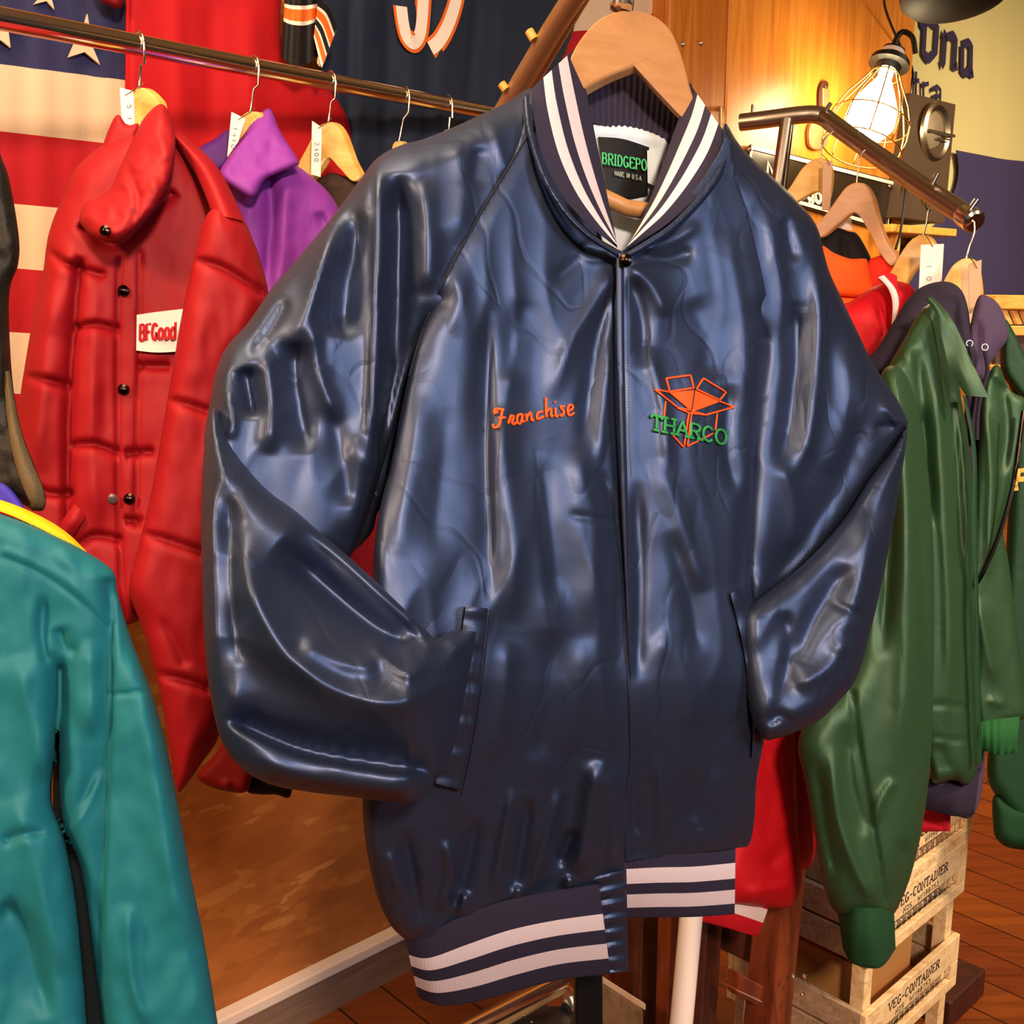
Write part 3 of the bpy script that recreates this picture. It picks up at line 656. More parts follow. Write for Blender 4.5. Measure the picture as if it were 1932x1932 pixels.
# ---- floor level clutter
crates = []
K0 = P(1634, 1915, 1.66)
kx, ky = K0.x, K0.y
CU, CV = Vector(WU), Vector(-WN)
cw, cdp, chh = .330, .26, .100
def crate(label, z0, post, dx=0.0, down=0.0):
    K = Vector((kx, ky, z0)) + CU*dx
    r = thing('vegetable_crate', label, 'crate', K+CU*cw/2+CV*cdp/2, 'stacked vegetable crates')
    t = .011
    def bx(n, u, v, z, lu, lv, lz, m=M_crate, bev=.0015): return box(n, K+CU*u+CV*v+Vector((0, 0, z)), CU*lu, CV*lv, Vector((0, 0, lz)), m, r, bev)
    fb = bx('front_board', 0, 0, chh-.050, cw, t, .050); bx('front_slat', 0, 0, 0, cw, t, .020)
    bx('front_stile', 0, 0, .0205, .026, t, chh-.050-.021); bx('front_stile', cw-.026, 0, .0205, .026, t, chh-.050-.021)
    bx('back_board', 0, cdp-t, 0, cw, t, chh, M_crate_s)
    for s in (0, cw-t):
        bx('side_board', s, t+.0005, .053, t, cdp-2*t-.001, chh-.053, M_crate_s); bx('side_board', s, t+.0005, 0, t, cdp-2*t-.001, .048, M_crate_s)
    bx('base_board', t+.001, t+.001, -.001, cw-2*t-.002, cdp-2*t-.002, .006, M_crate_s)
    for u in (t+.0005, cw-t-.0245):
        for v in (t+.0005, cdp-t-.0245): bx('corner_post', u, v, .006-down, .024, .024, chh-.006+post+down)
    # hexagonal wire
    lines = []; s = .0105; hx = s*math.sqrt(3); z1 = .024; z2 = chh-.050
    row = 0; zz = z1
    while zz < z2+s:
        u = .026 + (hx/2 if row % 2 else 0)
        while u < cw-.026:
            q = [(u, zz), (u+hx/2, zz+s/2), (u+hx/2, zz+1.5*s)]
            q2 = [(u, zz), (u-hx/2, zz+s/2)]
            for l in (q, q2):
                l = [(min(max(a, .026), cw-.026), min(max(b, z1), z2)) for a, b in l]
                if all(abs(l[k][0]-l[k+1][0])+abs(l[k][1]-l[k+1][1]) > 1e-4 for k in range(len(l)-1)): lines.append([K+CU*a+CV*(t*.5)+Vector((0, 0, b)) for a, b in l])
            u += hx
        zz += 1.5*s; row += 1
    tubes('wire_mesh', lines, .0005, M_wire, r, 4)
    nrm = Vector(WN)
    def tl(s_, u0, u1, zb, h, w, ser):
        g = [[K+CU*a+Vector(WN)*.0002+Vector((0, 0, b)) for a, b in l] for l in text_lines(s_, (u0, zb), (u1, zb), (0, h), .3, ser)]
        ribbons('lettering', g, w, nrm, .0004, M_ink2, fb)
    tl('VEG-CONTAINER', .075, .252, chh-.029, .0155, .0024, .22); tl('N2S', .10, .128, chh-.045, .0085, .0013, .2); tl('W/198753', .148, .222, chh-.045, .0088, .0013, 0)
    crates.append(r); return r
M_ink2 = base('stencil_ink', '#1c130e', .8)
crate('lowest visible vegetable crate in the stack with a cardboard box standing in it', .206, .0805, 0, .2105)
crate('middle vegetable crate in the stack directly under the topmost crate', .389, 0)
crate('topmost vegetable crate half hidden behind the hanging green satin jacket', .4905, .03, .010)
cb = thing('cardboard_box', 'open brown cardboard box standing in the lowest crate', 'box', Vector((kx, ky, .2125))+CU*.15+CV*.12)
Kb = Vector((kx, ky, .2125))+CU*.05+CV*.045
box('carton', Kb, CU*.19, CV*.16, Vector((0, 0, .135)), M_card, cb, .002)
box('flap', Kb+Vector((0, 0, .136)), CU*.19, CV*.06+Vector((0, 0, .012)), Vector((0, 0, .002)), M_card, cb, 0)
# trestle of red brown wood
ts = thing('wooden_trestle', 'red brown wooden trestle standing left of the crates', 'stand', P(1450, 1900, 1.6))
def beam(n, a, b, w, v, m, par):
    """square bar from a to b (world), w along the wall direction, v towards the wall"""
    return box(n, a, CU*w, CV*v, b-a, m, par, .003)
beam('leg', P(1450, 1985, 1.63), P(1492, 1560, 1.62), .060, .05, M_red_wood, ts)
beam('leg', P(1320, 1985, 1.66), P(1346, 1560, 1.66), .042, .045, M_dk_wood, ts)
beam('rail', P(1385, 1868, 1.64), P(1470, 1908, 1.64), .012, .03, M_red_wood, ts)
box('rail', P(1390, 1878, 1.645), P(1478, 1926, 1.65)-P(1390, 1878, 1.645), CV*.02, UP*.040, M_red_wood, ts, .003)
box('rail', P(1360, 1790, 1.72), P(1480, 1850, 1.68)-P(1360, 1790, 1.72), CV*.02, UP*.11, M_dk_wood, ts, .003)
for x, y in ((1518, 1842), (1514, 1876), (1497, 1842)): lathe('screw', P(x, y, 1.622), P(x, y, 1.616), [(0, .004), (.6, .004), (1, .0015)], M_wire, ts, 10)
gp = box('grey_post', P(1400, 1985, 1.78), CU*.025, CV*.02, P(1406, 1880, 1.78)-P(1400, 1985, 1.78), M_crate_s, None, .002); gp.name = 'timber_offcut'; tag(gp, 'short pale grey timber offcut standing behind the trestle rail', 'timber')
wp = tube('white_pole', [P(1312, 1640, 1.50), P(1279, 2000, 1.52)], .0165, M_white_pt, None, 20); tag(wp, 'white painted pole standing under the red sleeve cuff', 'pole')
cpx = thing('wooden_cabinet', 'dark red brown cabinet frame behind the white pole', 'cabinet', P(1260, 1900, 1.95))
box('upright', P(1205, 1990, 1.97), CU*.05, CV*.03, P(1215, 1690, 1.97)-P(1205, 1990, 1.97), M_dk_wood, cpx, .003)
box('upright', P(1258, 1995, 1.92), CU*.06, CV*.03, P(1266, 1700, 1.92)-P(1258, 1995, 1.92), M_red_wood, cpx, .003)
box('panel', P(1140, 1990, 2.16), CU*.26, CV*.015, P(1150, 1650, 2.16)-P(1140, 1990, 2.16), M_red_wood, cpx, .003)
gb = box('painted_board', P(1130, 1852, 2.02), P(1215, 1905, 1.84)-P(1130, 1852, 2.02), CV*.03, UP*-.14, M_greybox, None, .004); tag(gb, 'grey painted board with a white edge lying behind the black post', 'board')
gb2 = box("cap_strip", P(1130, 1838, 2.02), P(1219, 1894, 1.835)-P(1130, 1838, 2.02), CV*.032, UP*-.014, M_trimw, gb, .002)
bp = box('rack_post', P(1085, 2000, 1.28), Rv*.034, Vector((0, .034, 0)), P(1084, 1800, 1.28)-P(1085, 2000, 1.28), M_black_pt, None, .003); tag(bp, 'square black rack post standing under the jacket hem', 'post')
cbz = thing('chrome_rail', 'chrome rack foot rail running below the striped hem', 'rail', P(990, 1880, 1.4))
tube('bar', [P(840, 1962, 1.36), P(1062, 1848, 1.62)], .012, M_chrome, cbz, 16)
tube('bar', [P(840, 1990, 1.36), P(1060, 1868, 1.63)], .007, M_bronze, cbz, 12)
lathe('caster', P(1066, 1860, 1.66), P(1086, 1908, 1.62), [(0, .006), (.3, .012), (.7, .018), (1, .01)], M_chrome, cbz, 16)
bt = thing('black_toolbox', 'black box lid with small screws below the chrome foot rail', 'box', P(970, 1940, 1.42))
box('lid', P(905, 1990, 1.36), P(1050, 1990, 1.45)-P(905, 1990, 1.36), P(975, 1893, 1.58)-P(905, 1990, 1.36), UP*-.05, M_black_pl, bt, .004)
for x, y in ((988, 1918), (1003, 1930)): lathe('screw', P(x, y, 1.46), P(x, y-2, 1.452), [(0, .0025), (1, .001)], M_chrome, bt, 8)
df = box('doorstop', (G(1790, 1945).x, G(1790, 1945).y, 0), CU*.16, CV*.10, Vector((0, 0, .06)), M_dk_wood, None, .004); df.name = 'wood_block'; tag(df, 'dark wooden block lying on the floor beside the crates', 'block')

# shelf with baskets at the right edge
bs = thing('basket_shelf', 'low wooden shelf holding a slatted basket at the right picture edge', 'shelf', P(1930, 700, 2.9))
for y0, y1 in ((556, 582), (614, 632), (690, 700)):
    box('shelf_board', P(1878, y0, 2.95), P(2000, y0+2, 2.9)-P(1878, y0, 2.95), CV*.2, UP*-((y1-y0)*2.95/2000), M_shelf, bs, .003)
for k in range(5):
    x = 1903+k*18; box('basket_slat', P(x, 612, 2.96), P(x+9, 612, 2.96)-P(x, 612, 2.96), CV*.01, P(x-12, 584, 2.96)-P(x, 612, 2.96), M_hanger2, bs, .001)
box('back_panel', P(1878, 700, 3.06), P(2000, 700, 3.0)-P(1878, 700, 3.06), CV*.01, P(1878, 560, 3.06)-P(1878, 700, 3.06), M_dk_wood, bs, 0)

if 0:
    for nm,pt in (('spk',P(1740,300,3.18)),('lamp',B_),('cable',P(1700,90,2.95)),('arm',P(1556,222,2.1)),('shelfA',P(1684,420,3.02)),('shelfB',P(1806,432,3.30))): print('OFF',nm,(pt-Vector(W0)).dot(Vector(WN)))
# ================================================================ RAILS, HANGERS, CLOTHES
RA, RB = P(-90, 17, 1.16), P(930, 214, 1.98)
rail = thing('clothes_rail', 'shiny chrome clothes rail running over the red and purple jackets', 'rail', (RA+RB)/2)
tube('bar', [RA+(RB-RA)*t for t in np.linspace(0, 1, 12)], .0132, M_chrome, rail, 24)
def on_line(A, B, px):
    a = np.array(A)-C0; b = np.array(B)-C0; k = (px-CX)/FPX
    f = lambda v: v @ Rv - k*(v @ Fv)
    t = f(a)/(f(a)-f(b)); return Vector(C0+a+(b-a)*t)
def depth_of(p): return float((np.array(p)-C0) @ Fv)
def hook(px, stem_px, top3, R, dirv, mat, par, r=.0016):
    """wire hook over a bar: top3 is the bar's centre, dirv the bar direction, stem ends at pixel stem_px"""
    d = depth_of(top3); e = P(stem_px[0], stem_px[1], d); side = Vector(dirv).cross(Vector((0, 0, 1))).normalized()
    if side.y > 0: side = -side
    pts = [top3+side*-R*math.cos(a)+Vector((0, 0, 1))*R*math.sin(a) for a in np.linspace(-.6, math.pi*1.0, 12)]
    a = pts[-1]; pts += [a+(Vector((0, 0, -R*1.2)))+(e-a)*.12, a+(e-a)*.5+side*-.002, e+(a-e)*.12, e]
    return tube('hook', pts, r, mat, par, 8, smooth_pts=0)
def hanger(label, bar_pt, bdir, hpx, stem, outline, mat, group, tvec=None, R=.0155, depth=None, per=5, bar=None):
    h = thing('wooden_hanger' if outline else 'wire_hanger', label, 'hanger', bar_pt, group)
    hook(hpx, stem, bar_pt, R, bdir, M_wire, h)
    d = depth or depth_of(bar_pt)
    if outline: extrude('body', outline, d, tvec if tvec is not None else Vector(bdir)*.012, mat, h, per, .002)
    return h
def tag_card(label, quad, d, string=None, m=None, lines=()):
    t = thing('price_tag', label, 'price tag', P(quad[0][0], quad[0][1], d), 'price tags')
    dp = d if not isinstance(d, (int, float)) else (lambda x, y, c=d: np.zeros_like(np.asarray(x, float))+c)
    dpf = as_dep(d); extrude('card', quad, dpf, Vector(CV)*.0007, m or M_tag, t, raw=True, bev=0)
    if string: tube('string', [P(x, y, float(dpf(x, y))-.002) for x, y in string], .0007, M_wire, t, 5)
    for (p0, p1, up, s) in lines:
        for l in text_lines(s, p0, p1, up, .5): ribbons('writing', [[P(x, y, float(dpf(x, y))-.0003) for x, y in l]], .0010, Rv*0-Fv, .0002, M_ink, t)
    return t
HG = 'hangers on the left rail'
b1 = on_line(RA, RB, 262)
hanger('varnished hanger holding the red puffer jacket', b1, CU, 262, (262, 166), [(232, 262, 1), (241, 205), (254, 170), (262, 165), (275, 168), (292, 184), (300, 200), (296, 240), (262, 262, 1)], M_hanger2, HG)
b2 = on_line(RA, RB, 478)
hanger('hanger holding the purple jacket', b2, CU, 478, (472, 211), [(428, 300, 1), (446, 232), (462, 213), (473, 210), (487, 213), (500, 232), (492, 300, 1)], M_hanger2, HG)
b3 = on_line(RA, RB, 623)
hanger('bare looking hanger holding the brown plaid jacket', b3, CU, 623, (619, 231), [(560, 318), (578, 278), (598, 242), (614, 231), (632, 233), (648, 256), (664, 300), (678, 330), (664, 342), (640, 318), (618, 298), (600, 322), (572, 352)], M_hanger2, HG)
for px, lab, st in ((762, 'wire hook on the rail left of the dark blue jacket shoulder', (752, 268)), (843, 'wire hook on the rail nearest to the blue jacket shoulder', (846, 246))):
    hh = hanger(lab, on_line(RA, RB, px), CU, px, st, None, None, HG)
    dd_ = depth_of(on_line(RA, RB, px))
    extrude('body', [(st[0]-16, st[1]+60), (st[0]-12, st[1]+8), (st[0], st[1]-2), (st[0]+12, st[1]+8), (st[0]+60, st[1]+80), (st[0], st[1]+40)], dd_, CU*.012, M_hanger2, hh, 4)
tag_card('price tag on the hanger of the red puffer jacket', [(226, 165), (252, 172), (254, 238), (233, 280)], depth_of(b1)-.03, [(236, 180), (250, 172), (262, 163), (270, 156)], None, [((240, 196), (240, 226), (8, 0), '5 1')])
tag_card('price tag beside the collar of the purple jacket', [(437, 211), (463, 224), (449, 268), (429, 296)], depth_of(b2)-.03, [(449, 226), (462, 218), (472, 212), (481, 204)], None, [((441, 240), (436, 280), (7, 1), '1410')])
tag_card('price tag dangling under the hanger of the brown plaid jacket', [(589, 228), (607, 240), (605, 334), (587, 329)], depth_of(b3)-.03, [(600, 242), (610, 236), (619, 230), (626, 222)], None, [((594, 268), (593, 305), (8, 0), '2400')])

# red puffer jacket
rp = thing('puffer_jacket', 'red quilted puffer jacket with a white name patch on the left rail', 'jacket', P(280, 1400, 1.3))
rd = plane_dep([(100, 700, 1.30), (300, 700, 1.33), (250, 1300, 1.34)])
def quilt(lines, h=-.010, w=7): return [(l, w, h, w*1.6, .02) for l in lines]
pf = quilt([[(88, 470), (130, 500), (200, 520)], [(48, 708), (110, 722), (132, 730)], [(20, 900), (90, 930), (140, 930)],
            [(150, 420), (220, 460), (300, 385), (330, 360)], [(140, 620), (180, 612), (225, 622)], [(135, 840), (180, 838), (225, 855)], [(135, 1035), (180, 1010), (230, 1020)],
            [(262, 690), (320, 690)], [(235, 855), (290, 852)], [(235, 980), (268, 985)], [(370, 300), (400, 350), (440, 380)]], -.014, 6)
pf += [([(152, 480), (134, 700), (128, 950), (140, 1200)], 9, -.018, 9, .05), ([(150, 470), (105, 520), (100, 640)], 26, .006)]
pf += [([(226, 480), (222, 700), (226, 1000), (236, 1200)], 5, -.007, 5, .02), ([(264, 470), (262, 700), (256, 1000)], 5, -.006, 5, .02), ([(180, 500), (172, 800), (180, 1000)], 24, .010), ([(100, 520), (84, 700), (70, 900)], 26, .010)]
pbody = pillow('body', [(150, 310), (118, 372), (92, 440), (80, 520), (62, 600), (45, 700), (28, 800), (-10, 930), (-10, 1050), (60, 1100), (160, 1140), (240, 1180), (330, 1100), (420, 900), (470, 700), (500, 570), (490, 500), (468, 430), (420, 355), (380, 300), (330, 262), (240, 250)], rd, .045, 60, M_red_puff, rp, pf, 5, noise=(.003, 60, 110, 3))
psl = pillow('sleeve', [(398, 396), (420, 392), (450, 410), (474, 445), (494, 500), (506, 565), (480, 640), (450, 700), (440, 900), (430, 1100), (425, 1300), (412, 1390), (380, 1440), (350, 1482), (334, 1489), (318, 1400), (300, 1300), (270, 1190), (244, 1110), (262, 1030), (285, 930), (308, 800), (330, 670), (339, 615), (356, 530), (380, 430)], plane_dep([(330, 700, 1.24), (460, 700, 1.27), (350, 1400, 1.28)]), .034, 46, M_red_puff, rp,
       quilt([[(360, 490), (420, 505), (500, 555)], [(308, 752), (350, 762), (400, 778)], [(262, 1005), (320, 1020), (390, 1045)], [(280, 1270), (340, 1280), (400, 1300)]], -.012, 6) + [([(300, 1160), (340, 1230), (350, 1260)], 10, -.006), ([(390, 560), (350, 740)], 30, .004)], 6, noise=(.003, 50, 120, 5))
strip('shoulder_flap', [(324, 262, 1.29), (370, 330, 1.26), (400, 402, 1.235)], [(338, 248, 1.30), (410, 315, 1.275), (462, 418, 1.25)], [M_red_puff], None, rp, 24, 12, .020, .004)
cd = plane_dep([(170, 400, 1.235), (310, 300, 1.245), (230, 250, 1.28)])
pcol = pillow('collar', [(304, 196), (322, 222), (331, 272), (320, 335), (290, 392), (250, 434), (215, 457), (178, 448), (153, 424), (151, 402), (164, 380), (188, 372), (210, 352), (228, 312), (246, 272), (272, 222)], cd, .028, 36, M_red_puff, rp, quilt([[(236, 300), (250, 340), (262, 380), (250, 430)]], -.006, 5), 5, noise=(.005, 40, 30, 8))
pillow('collar', [(222, 216), (240, 236), (262, 236), (250, 290), (226, 345), (204, 372), (172, 382), (172, 350), (186, 300), (204, 246)], 1.295, .010, 14, M_red_puff, rp, (), 5)
for x, y in ((234, 549), (234, 735), (245, 941)):
    q = pbody.pt(x, y, .001); lathe('snap', q, q-Vector(Fv)*.007, [(0, .0068), (.5, .0066), (1, .002)], M_snap, rp, 16)
q = pbody.pt(213, 941, .001); lathe('snap', q, q-Vector(Fv)*.003, [(0, .0062), (.7, .006), (.8, .003), (1, .0025)], M_chrome, rp, 16)
q = P(200, 436, cd(200, 436)-.03); lathe('snap', q, q-Vector(Fv)*.006, [(0, .006), (.6, .006), (1, .002)], M_snap, rp, 14)
pq = lambda x, y: pbody.at(x, y) - .003
pat = strip('patch', [(258, 594, pq(258, 594)-.002), (300, 588, pq(300, 588)-.004), (372, 580, pq(372, 580)-.004)], [(257, 661, pq(257, 661)-.002), (300, 665, pq(300, 665)-.004), (372, 660, pq(372, 660)-.004)], [M_patch], None, rp, 20, 8, 0, .002)
for l in text_lines('BFGood', (263, 643), (332, 638), (1, -30), .16): ribbons('lettering', [[P(x, y, pq(300, 625)-.0055) for x, y in l]], .0032, -Fv, .0008, M_patch_t, pat)
strip('pocket_flap', [(140, 950, 1.27), (150, 960, 1.265), (163, 972, 1.27)], [(110, 992, 1.27), (124, 1002, 1.262), (138, 1012, 1.27)], [M_red_puff], None, rp, 10, 8, .006, .006)

# garments glimpsed below the puffer
dr = pillow('hem', [(430, 1380, 1), (408, 1420), (372, 1462), (392, 1482), (425, 1492), (462, 1495), (475, 1470), (500, 1380, 1)], 1.42, .02, 16, M_redd, None, [([(430, 1470), (425, 1490)], 8, .008)], 5); dr.obj.name = 'dark_red_jacket'; tag(dr.obj, 'hem of a dark red jacket showing below the puffer sleeve', 'jacket')
bh = pillow('hem', [(462, 1440, 1), (464, 1490), (490, 1499), (520, 1499), (548, 1502), (556, 1440, 1)], 1.45, .02, 12, M_black, None, (), 5); bh.obj.name = 'black_garment'; tag(bh.obj, 'black knit hem showing under the navy sleeve bottom', 'garment')
mg = pillow('panel', [(600, 600), (660, 520), (740, 470), (840, 520), (900, 640), (900, 1000), (890, 1330), (760, 1370), (610, 1350), (560, 1100), (570, 800)], 1.60, .05, 50, cloth('magenta_red_fabric', '#9c1630', .6, .2, .2), None, (), 8); mg.obj.name = 'magenta_jacket'; tag(mg.obj, 'dark pink jacket seen through the gap under the navy armpit', 'jacket')

# purple jacket
pu = thing('purple_jacket', 'purple nylon jacket between the red puffer and the navy jacket', 'jacket', P(560, 900, 1.55))
pd1 = plane_dep([(450, 400, 1.52), (640, 400, 1.58), (520, 700, 1.55)])
pillow('body', [(510, 262), (545, 300), (590, 335), (632, 380), (660, 460), (640, 620), (560, 720), (500, 700), (470, 560), (440, 400), (420, 330)], pd1, .03, 36, M_purple, pu, [([(505, 300), (512, 420), (500, 560)], 12, -.02), ([(540, 320), (535, 450), (520, 560)], 16, .012), ([(600, 400), (615, 430)], 8, -.01)], 6, noise=(.004, 40, 80, 4))
pillow('collar', [(506, 204), (516, 215), (530, 250), (562, 300), (560, 312), (530, 325), (500, 340), (478, 372), (450, 360), (415, 330), (428, 300), (462, 250), (485, 220)], plane_dep([(430, 320, 1.47), (540, 300, 1.50), (500, 220, 1.52)]), .016, 20, M_purple, pu, [([(480, 240), (445, 290), (425, 330)], 6, .003), ([(520, 260), (490, 320)], 18, -.006)], 5, noise=(.003, 40, 40, 6))
pillow('collar_back', [(432, 245), (405, 262), (380, 276), (370, 292), (385, 312), (410, 325), (432, 310), (440, 280)], 1.56, .014, 14, M_purple_d, pu, (), 5)
bp2 = pillow('body', [(585, 352), (604, 335), (625, 326), (648, 332), (672, 345), (720, 420), (700, 560), (640, 500), (620, 390), (600, 372)], 1.66, .03, 26, M_brown_pl, None, [([(610, 345), (650, 350)], 8, .005)], 5); bp2.obj.name = 'plaid_jacket'; tag(bp2.obj, 'brown plaid jacket below the third hanger on the left rail', 'jacket')

# olive jacket at the left edge
ol = thing('olive_jacket', 'black and olive jacket edge hanging at the left picture border', 'jacket', P(0, 900, .82))
pillow('body', [(-330, 420), (-260, 300), (-120, 255), (-20, 268), (8, 310), (22, 360), (36, 450), (34, 500), (20, 540), (17, 600), (24, 720), (40, 810), (66, 880), (86, 935), (82, 962), (62, 962), (40, 950), (-10, 935), (-160, 930), (-320, 860)], .82, .02, 30, M_olive, ol, [([(10, 330), (26, 450)], 6, -.004), ([(-10, 560), (0, 760)], 14, .006)], 6, noise=(.003, 30, 60, 2))
strip('binding', [(19, 700, .805), (36, 800, .80), (58, 866, .80), (82, 925, .802), (84, 958, .808), (62, 964, .812)], [(6, 700, .802), (16, 810, .796), (30, 880, .795), (50, 935, .797), (58, 950, .803), (52, 956, .808)], [M_olive_l], None, ol, 40, 6, .004, .006)

# teal windbreaker in the foreground
te = thing('teal_windbreaker', 'teal windbreaker with yellow and violet trim in the lower left foreground', 'jacket', P(120, 1900, .78))
tdp = plane_dep([(0, 1000, .76), (300, 1300, .80), (100, 1900, .80)])
tf = [([(0, 1050), (80, 1085), (150, 1135), (205, 1190)], 4, -.0022, 4, .02), ([(6, 1036), (86, 1070), (156, 1118), (210, 1172)], 9, .0022, 9, .02), ([(212, 1085), (208, 1300), (200, 1500), (190, 1720), (178, 1930)], 6, -.010, 22, .03),
      ([(82, 1120), (80, 1200), (90, 1260)], 10, -.007), ([(30, 1230), (60, 1360), (95, 1480)], 30, .008), ([(120, 1560), (150, 1520), (190, 1430)], 12, -.004), ([(110, 1590), (160, 1530), (195, 1450)], 7, .003),
      ([(110, 1180), (125, 1220), (150, 1232)], 14, -.007), ([(260, 1200), (300, 1500), (350, 1800)], 36, .012), ([(0, 1590), (40, 1575), (90, 1570)], 10, -.006), ([(0, 1700), (50, 1760), (90, 1930)], 18, -.014, 40), ([(20, 1500), (70, 1640), (120, 1850)], 26, .008),
      ([(206, 1310), (245, 1308), (286, 1300)], 4, -.003, 4, .02), ([(240, 1700), (250, 1850), (280, 1940)], 16, .008), ([(170, 1200), (172, 1400)], 20, .008)]
pillow('body', [(-470, 1060), (-420, 940), (-300, 890), (-140, 920), (-20, 962), (60, 990), (150, 1034), (212, 1076), (222, 1120), (246, 1200), (284, 1300), (312, 1400), (336, 1520), (360, 1650), (388, 1790), (420, 1990), (452, 2180, 1), (215, 2180, 1), (200, 1990), (176, 1800), (152, 1640), (114, 1522), (113, 1262, 1), (107, 1400), (97, 1508), (124, 1590), (148, 1740), (168, 1990), (176, 2180, 1), (-440, 2180, 1), (-480, 1600)], tdp, .030, 44, M_teal, te, tf, 5, noise=(.004, 70, 130, 7))
pillow('inner_sheet', [(100, 1250, 1), (240, 1250, 1), (260, 1990, 1), (100, 1990, 1)], .845, .01, 20, M_slit_shade, te, (), 10)  # black sheet added behind the slit, its colour stands in for shade
strip('yellow_trim', [(-120, 915, .765), (-10, 940, .765), (60, 966, .77), (120, 1000, .777), (163, 1040, .785)], [(-120, 940, .755), (-10, 962, .755), (60, 990, .76), (120, 1020, .768), (160, 1042, .78)], [M_yellow], None, te, 40, 6, .004, .01)
pillow('violet_collar', [(-120, 890, 1), (-10, 908), (15, 918), (38, 945), (46, 965), (0, 960), (-120, 930, 1)], .80, .008, 10, M_violet, te, (), 5)

# ---------------------------------------------------------------- right hand rack
PD = 2.10
rk = thing('waterfall_rack', 'steel waterfall rack arm with stop pins before the caged lamp', 'rack', P(1478, 400, PD))
arm = [P(x, y, d) for x, y, d in catmull([(1397, 231, 2.16), (1440, 226, 2.14), (1500, 218, 2.12), (1535, 216, 2.11), (1556, 222, 2.10), (1580, 240, 2.06), (1700, 325, 1.90), (1833, 414, 1.72)], 6)]
tube('arm', arm, .0172, M_steel, rk, 24)
tube('post', [P(1484, 226, PD+.01), P(1462, 380, PD+.01), P(1440, 560, PD+.01)], .0125, M_steel, rk, 20)
tube('post', [P(1490, 232, PD+.05), P(1472, 380, PD+.05), P(1450, 560, PD+.05)], .009, M_steel, rk, 16)
for a, b, d in (((1420, 214), (1421, 198), 2.15), ((1556, 212), (1567, 195), 2.08), ((1616, 258), (1620, 250), 2.0), ((1757, 350), (1768, 328), 1.80), ((1828, 398), (1843, 377), 1.70)):
    tube('stop_pin', [P(*a, d), P(*b, d)], .0042, M_chrome, rk, 12)
lathe('end_cap', P(1818, 404, 1.735), P(1840, 420, 1.708), [(0, .0176), (.1, .0188), (.9, .0188), (1, .015)], M_chrome, rk, 24)
RG = 'hangers on the waterfall arm'
def rh(label, stem_top, stem, outline, d, mat, tv): 
    h = thing('wooden_hanger', label, 'hanger', P(*stem, d), RG)
    extrude('body', outline, d, tv, mat, h, 5, .003)
    tube('hook', [P(x, y, d+.004) for x, y in catmull(list(stem_top)+[stem], 5)], .0017, M_wire, h, 8); return h
rh('brown hanger partly hidden by the navy shoulder nearest the rack post', [(1572, 248), (1556, 262), (1551, 280)], (1549, 302), [(1470, 378), (1490, 352), (1512, 318), (1532, 301), (1548, 298), (1560, 304), (1568, 330), (1560, 378), (1540, 362), (1500, 382), (1484, 392)], 2.04, M_hanger2, CU*.014)
rh('wide pale hanger above the orange fleece', [(1632, 283), (1624, 292), (1619, 320)], (1616, 346), [(1535, 430), (1560, 400), (1580, 372), (1596, 352), (1614, 344), (1632, 350), (1646, 372), (1656, 410), (1672, 455), (1692, 486), (1680, 502), (1660, 478), (1638, 436), (1613, 402), (1584, 420), (1548, 448)], 1.93, M_hanger, CU*.016)
rh('slim hanger carrying the red satin jacket', [(1762, 388), (1752, 396), (1748, 420)], (1741, 446), [(1668, 540), (1684, 505), (1706, 466), (1724, 448), (1742, 443), (1758, 452), (1768, 478), (1752, 488), (1730, 505), (1712, 530), (1696, 556)], 1.80, M_hanger2, CU*.014)
rh('hanger at the tip of the rack arm with a twisted bright hook', [(1838, 418), (1838, 440), (1829, 465)], (1823, 488), [(1776, 545), (1790, 510), (1804, 494), (1822, 487), (1838, 498), (1846, 540), (1846, 600), (1820, 610), (1800, 560)], 1.70, M_hanger2, CU*.02)
tag_card('folded price tag on the hanger nearest the rack post', [(1553, 308), (1571, 302), (1566, 398), (1551, 397)], 2.01, [(1549, 290), (1560, 300), (1566, 312)], M_tag2)
tag_card('small pale price tag peeping under the wide pale hanger', [(1588, 418), (1606, 410), (1608, 434), (1577, 431)], 1.985)
tag_card('white price tag on the slim hanger above the red satin jacket', [(1738, 462), (1781, 460), (1776, 545), (1734, 552)], 1.74, [(1744, 440), (1752, 452), (1760, 466)], None, [((1748, 500), (1748, 530), (9, 0), '1 0')])
tag_card('kraft price tag at the hanger on the arm tip', [(1828, 498), (1852, 490), (1850, 585), (1829, 592)], 1.665, [(1824, 480), (1838, 496), (1843, 506)], M_tag2)

# black shirt and orange fleece behind the navy shoulder
bl = pillow('collar', [(1530, 470, 1), (1545, 452), (1575, 430), (1600, 436), (1618, 442), (1640, 480), (1650, 510, 1), (1560, 520, 1)], 1.98, .02, 20, M_black, None, [([(1590, 440), (1595, 500)], 8, -.01)], 5); bl.obj.name = 'black_sweatshirt'; tag(bl.obj, 'black sweatshirt collar inside the orange fleece on the wide hanger', 'sweatshirt')
og = thing('orange_fleece', 'bright orange fleece jacket behind the navy shoulder under the wide hanger', 'fleece', P(1620, 560, 1.9))
pillow('collar_front', [(1545, 466), (1575, 478), (1604, 488), (1630, 488), (1637, 494), (1646, 540), (1640, 560), (1600, 560), (1545, 545)], 1.90, .016, 18, M_org_j, og, (), 5)
pillow('collar_back', [(1636, 498), (1660, 482), (1690, 478), (1698, 500), (1690, 540), (1640, 555)], 1.95, .014, 14, cloth('deep_orange_fleece', '#d8240e', .85, .3, .1, .4), og, (), 5)
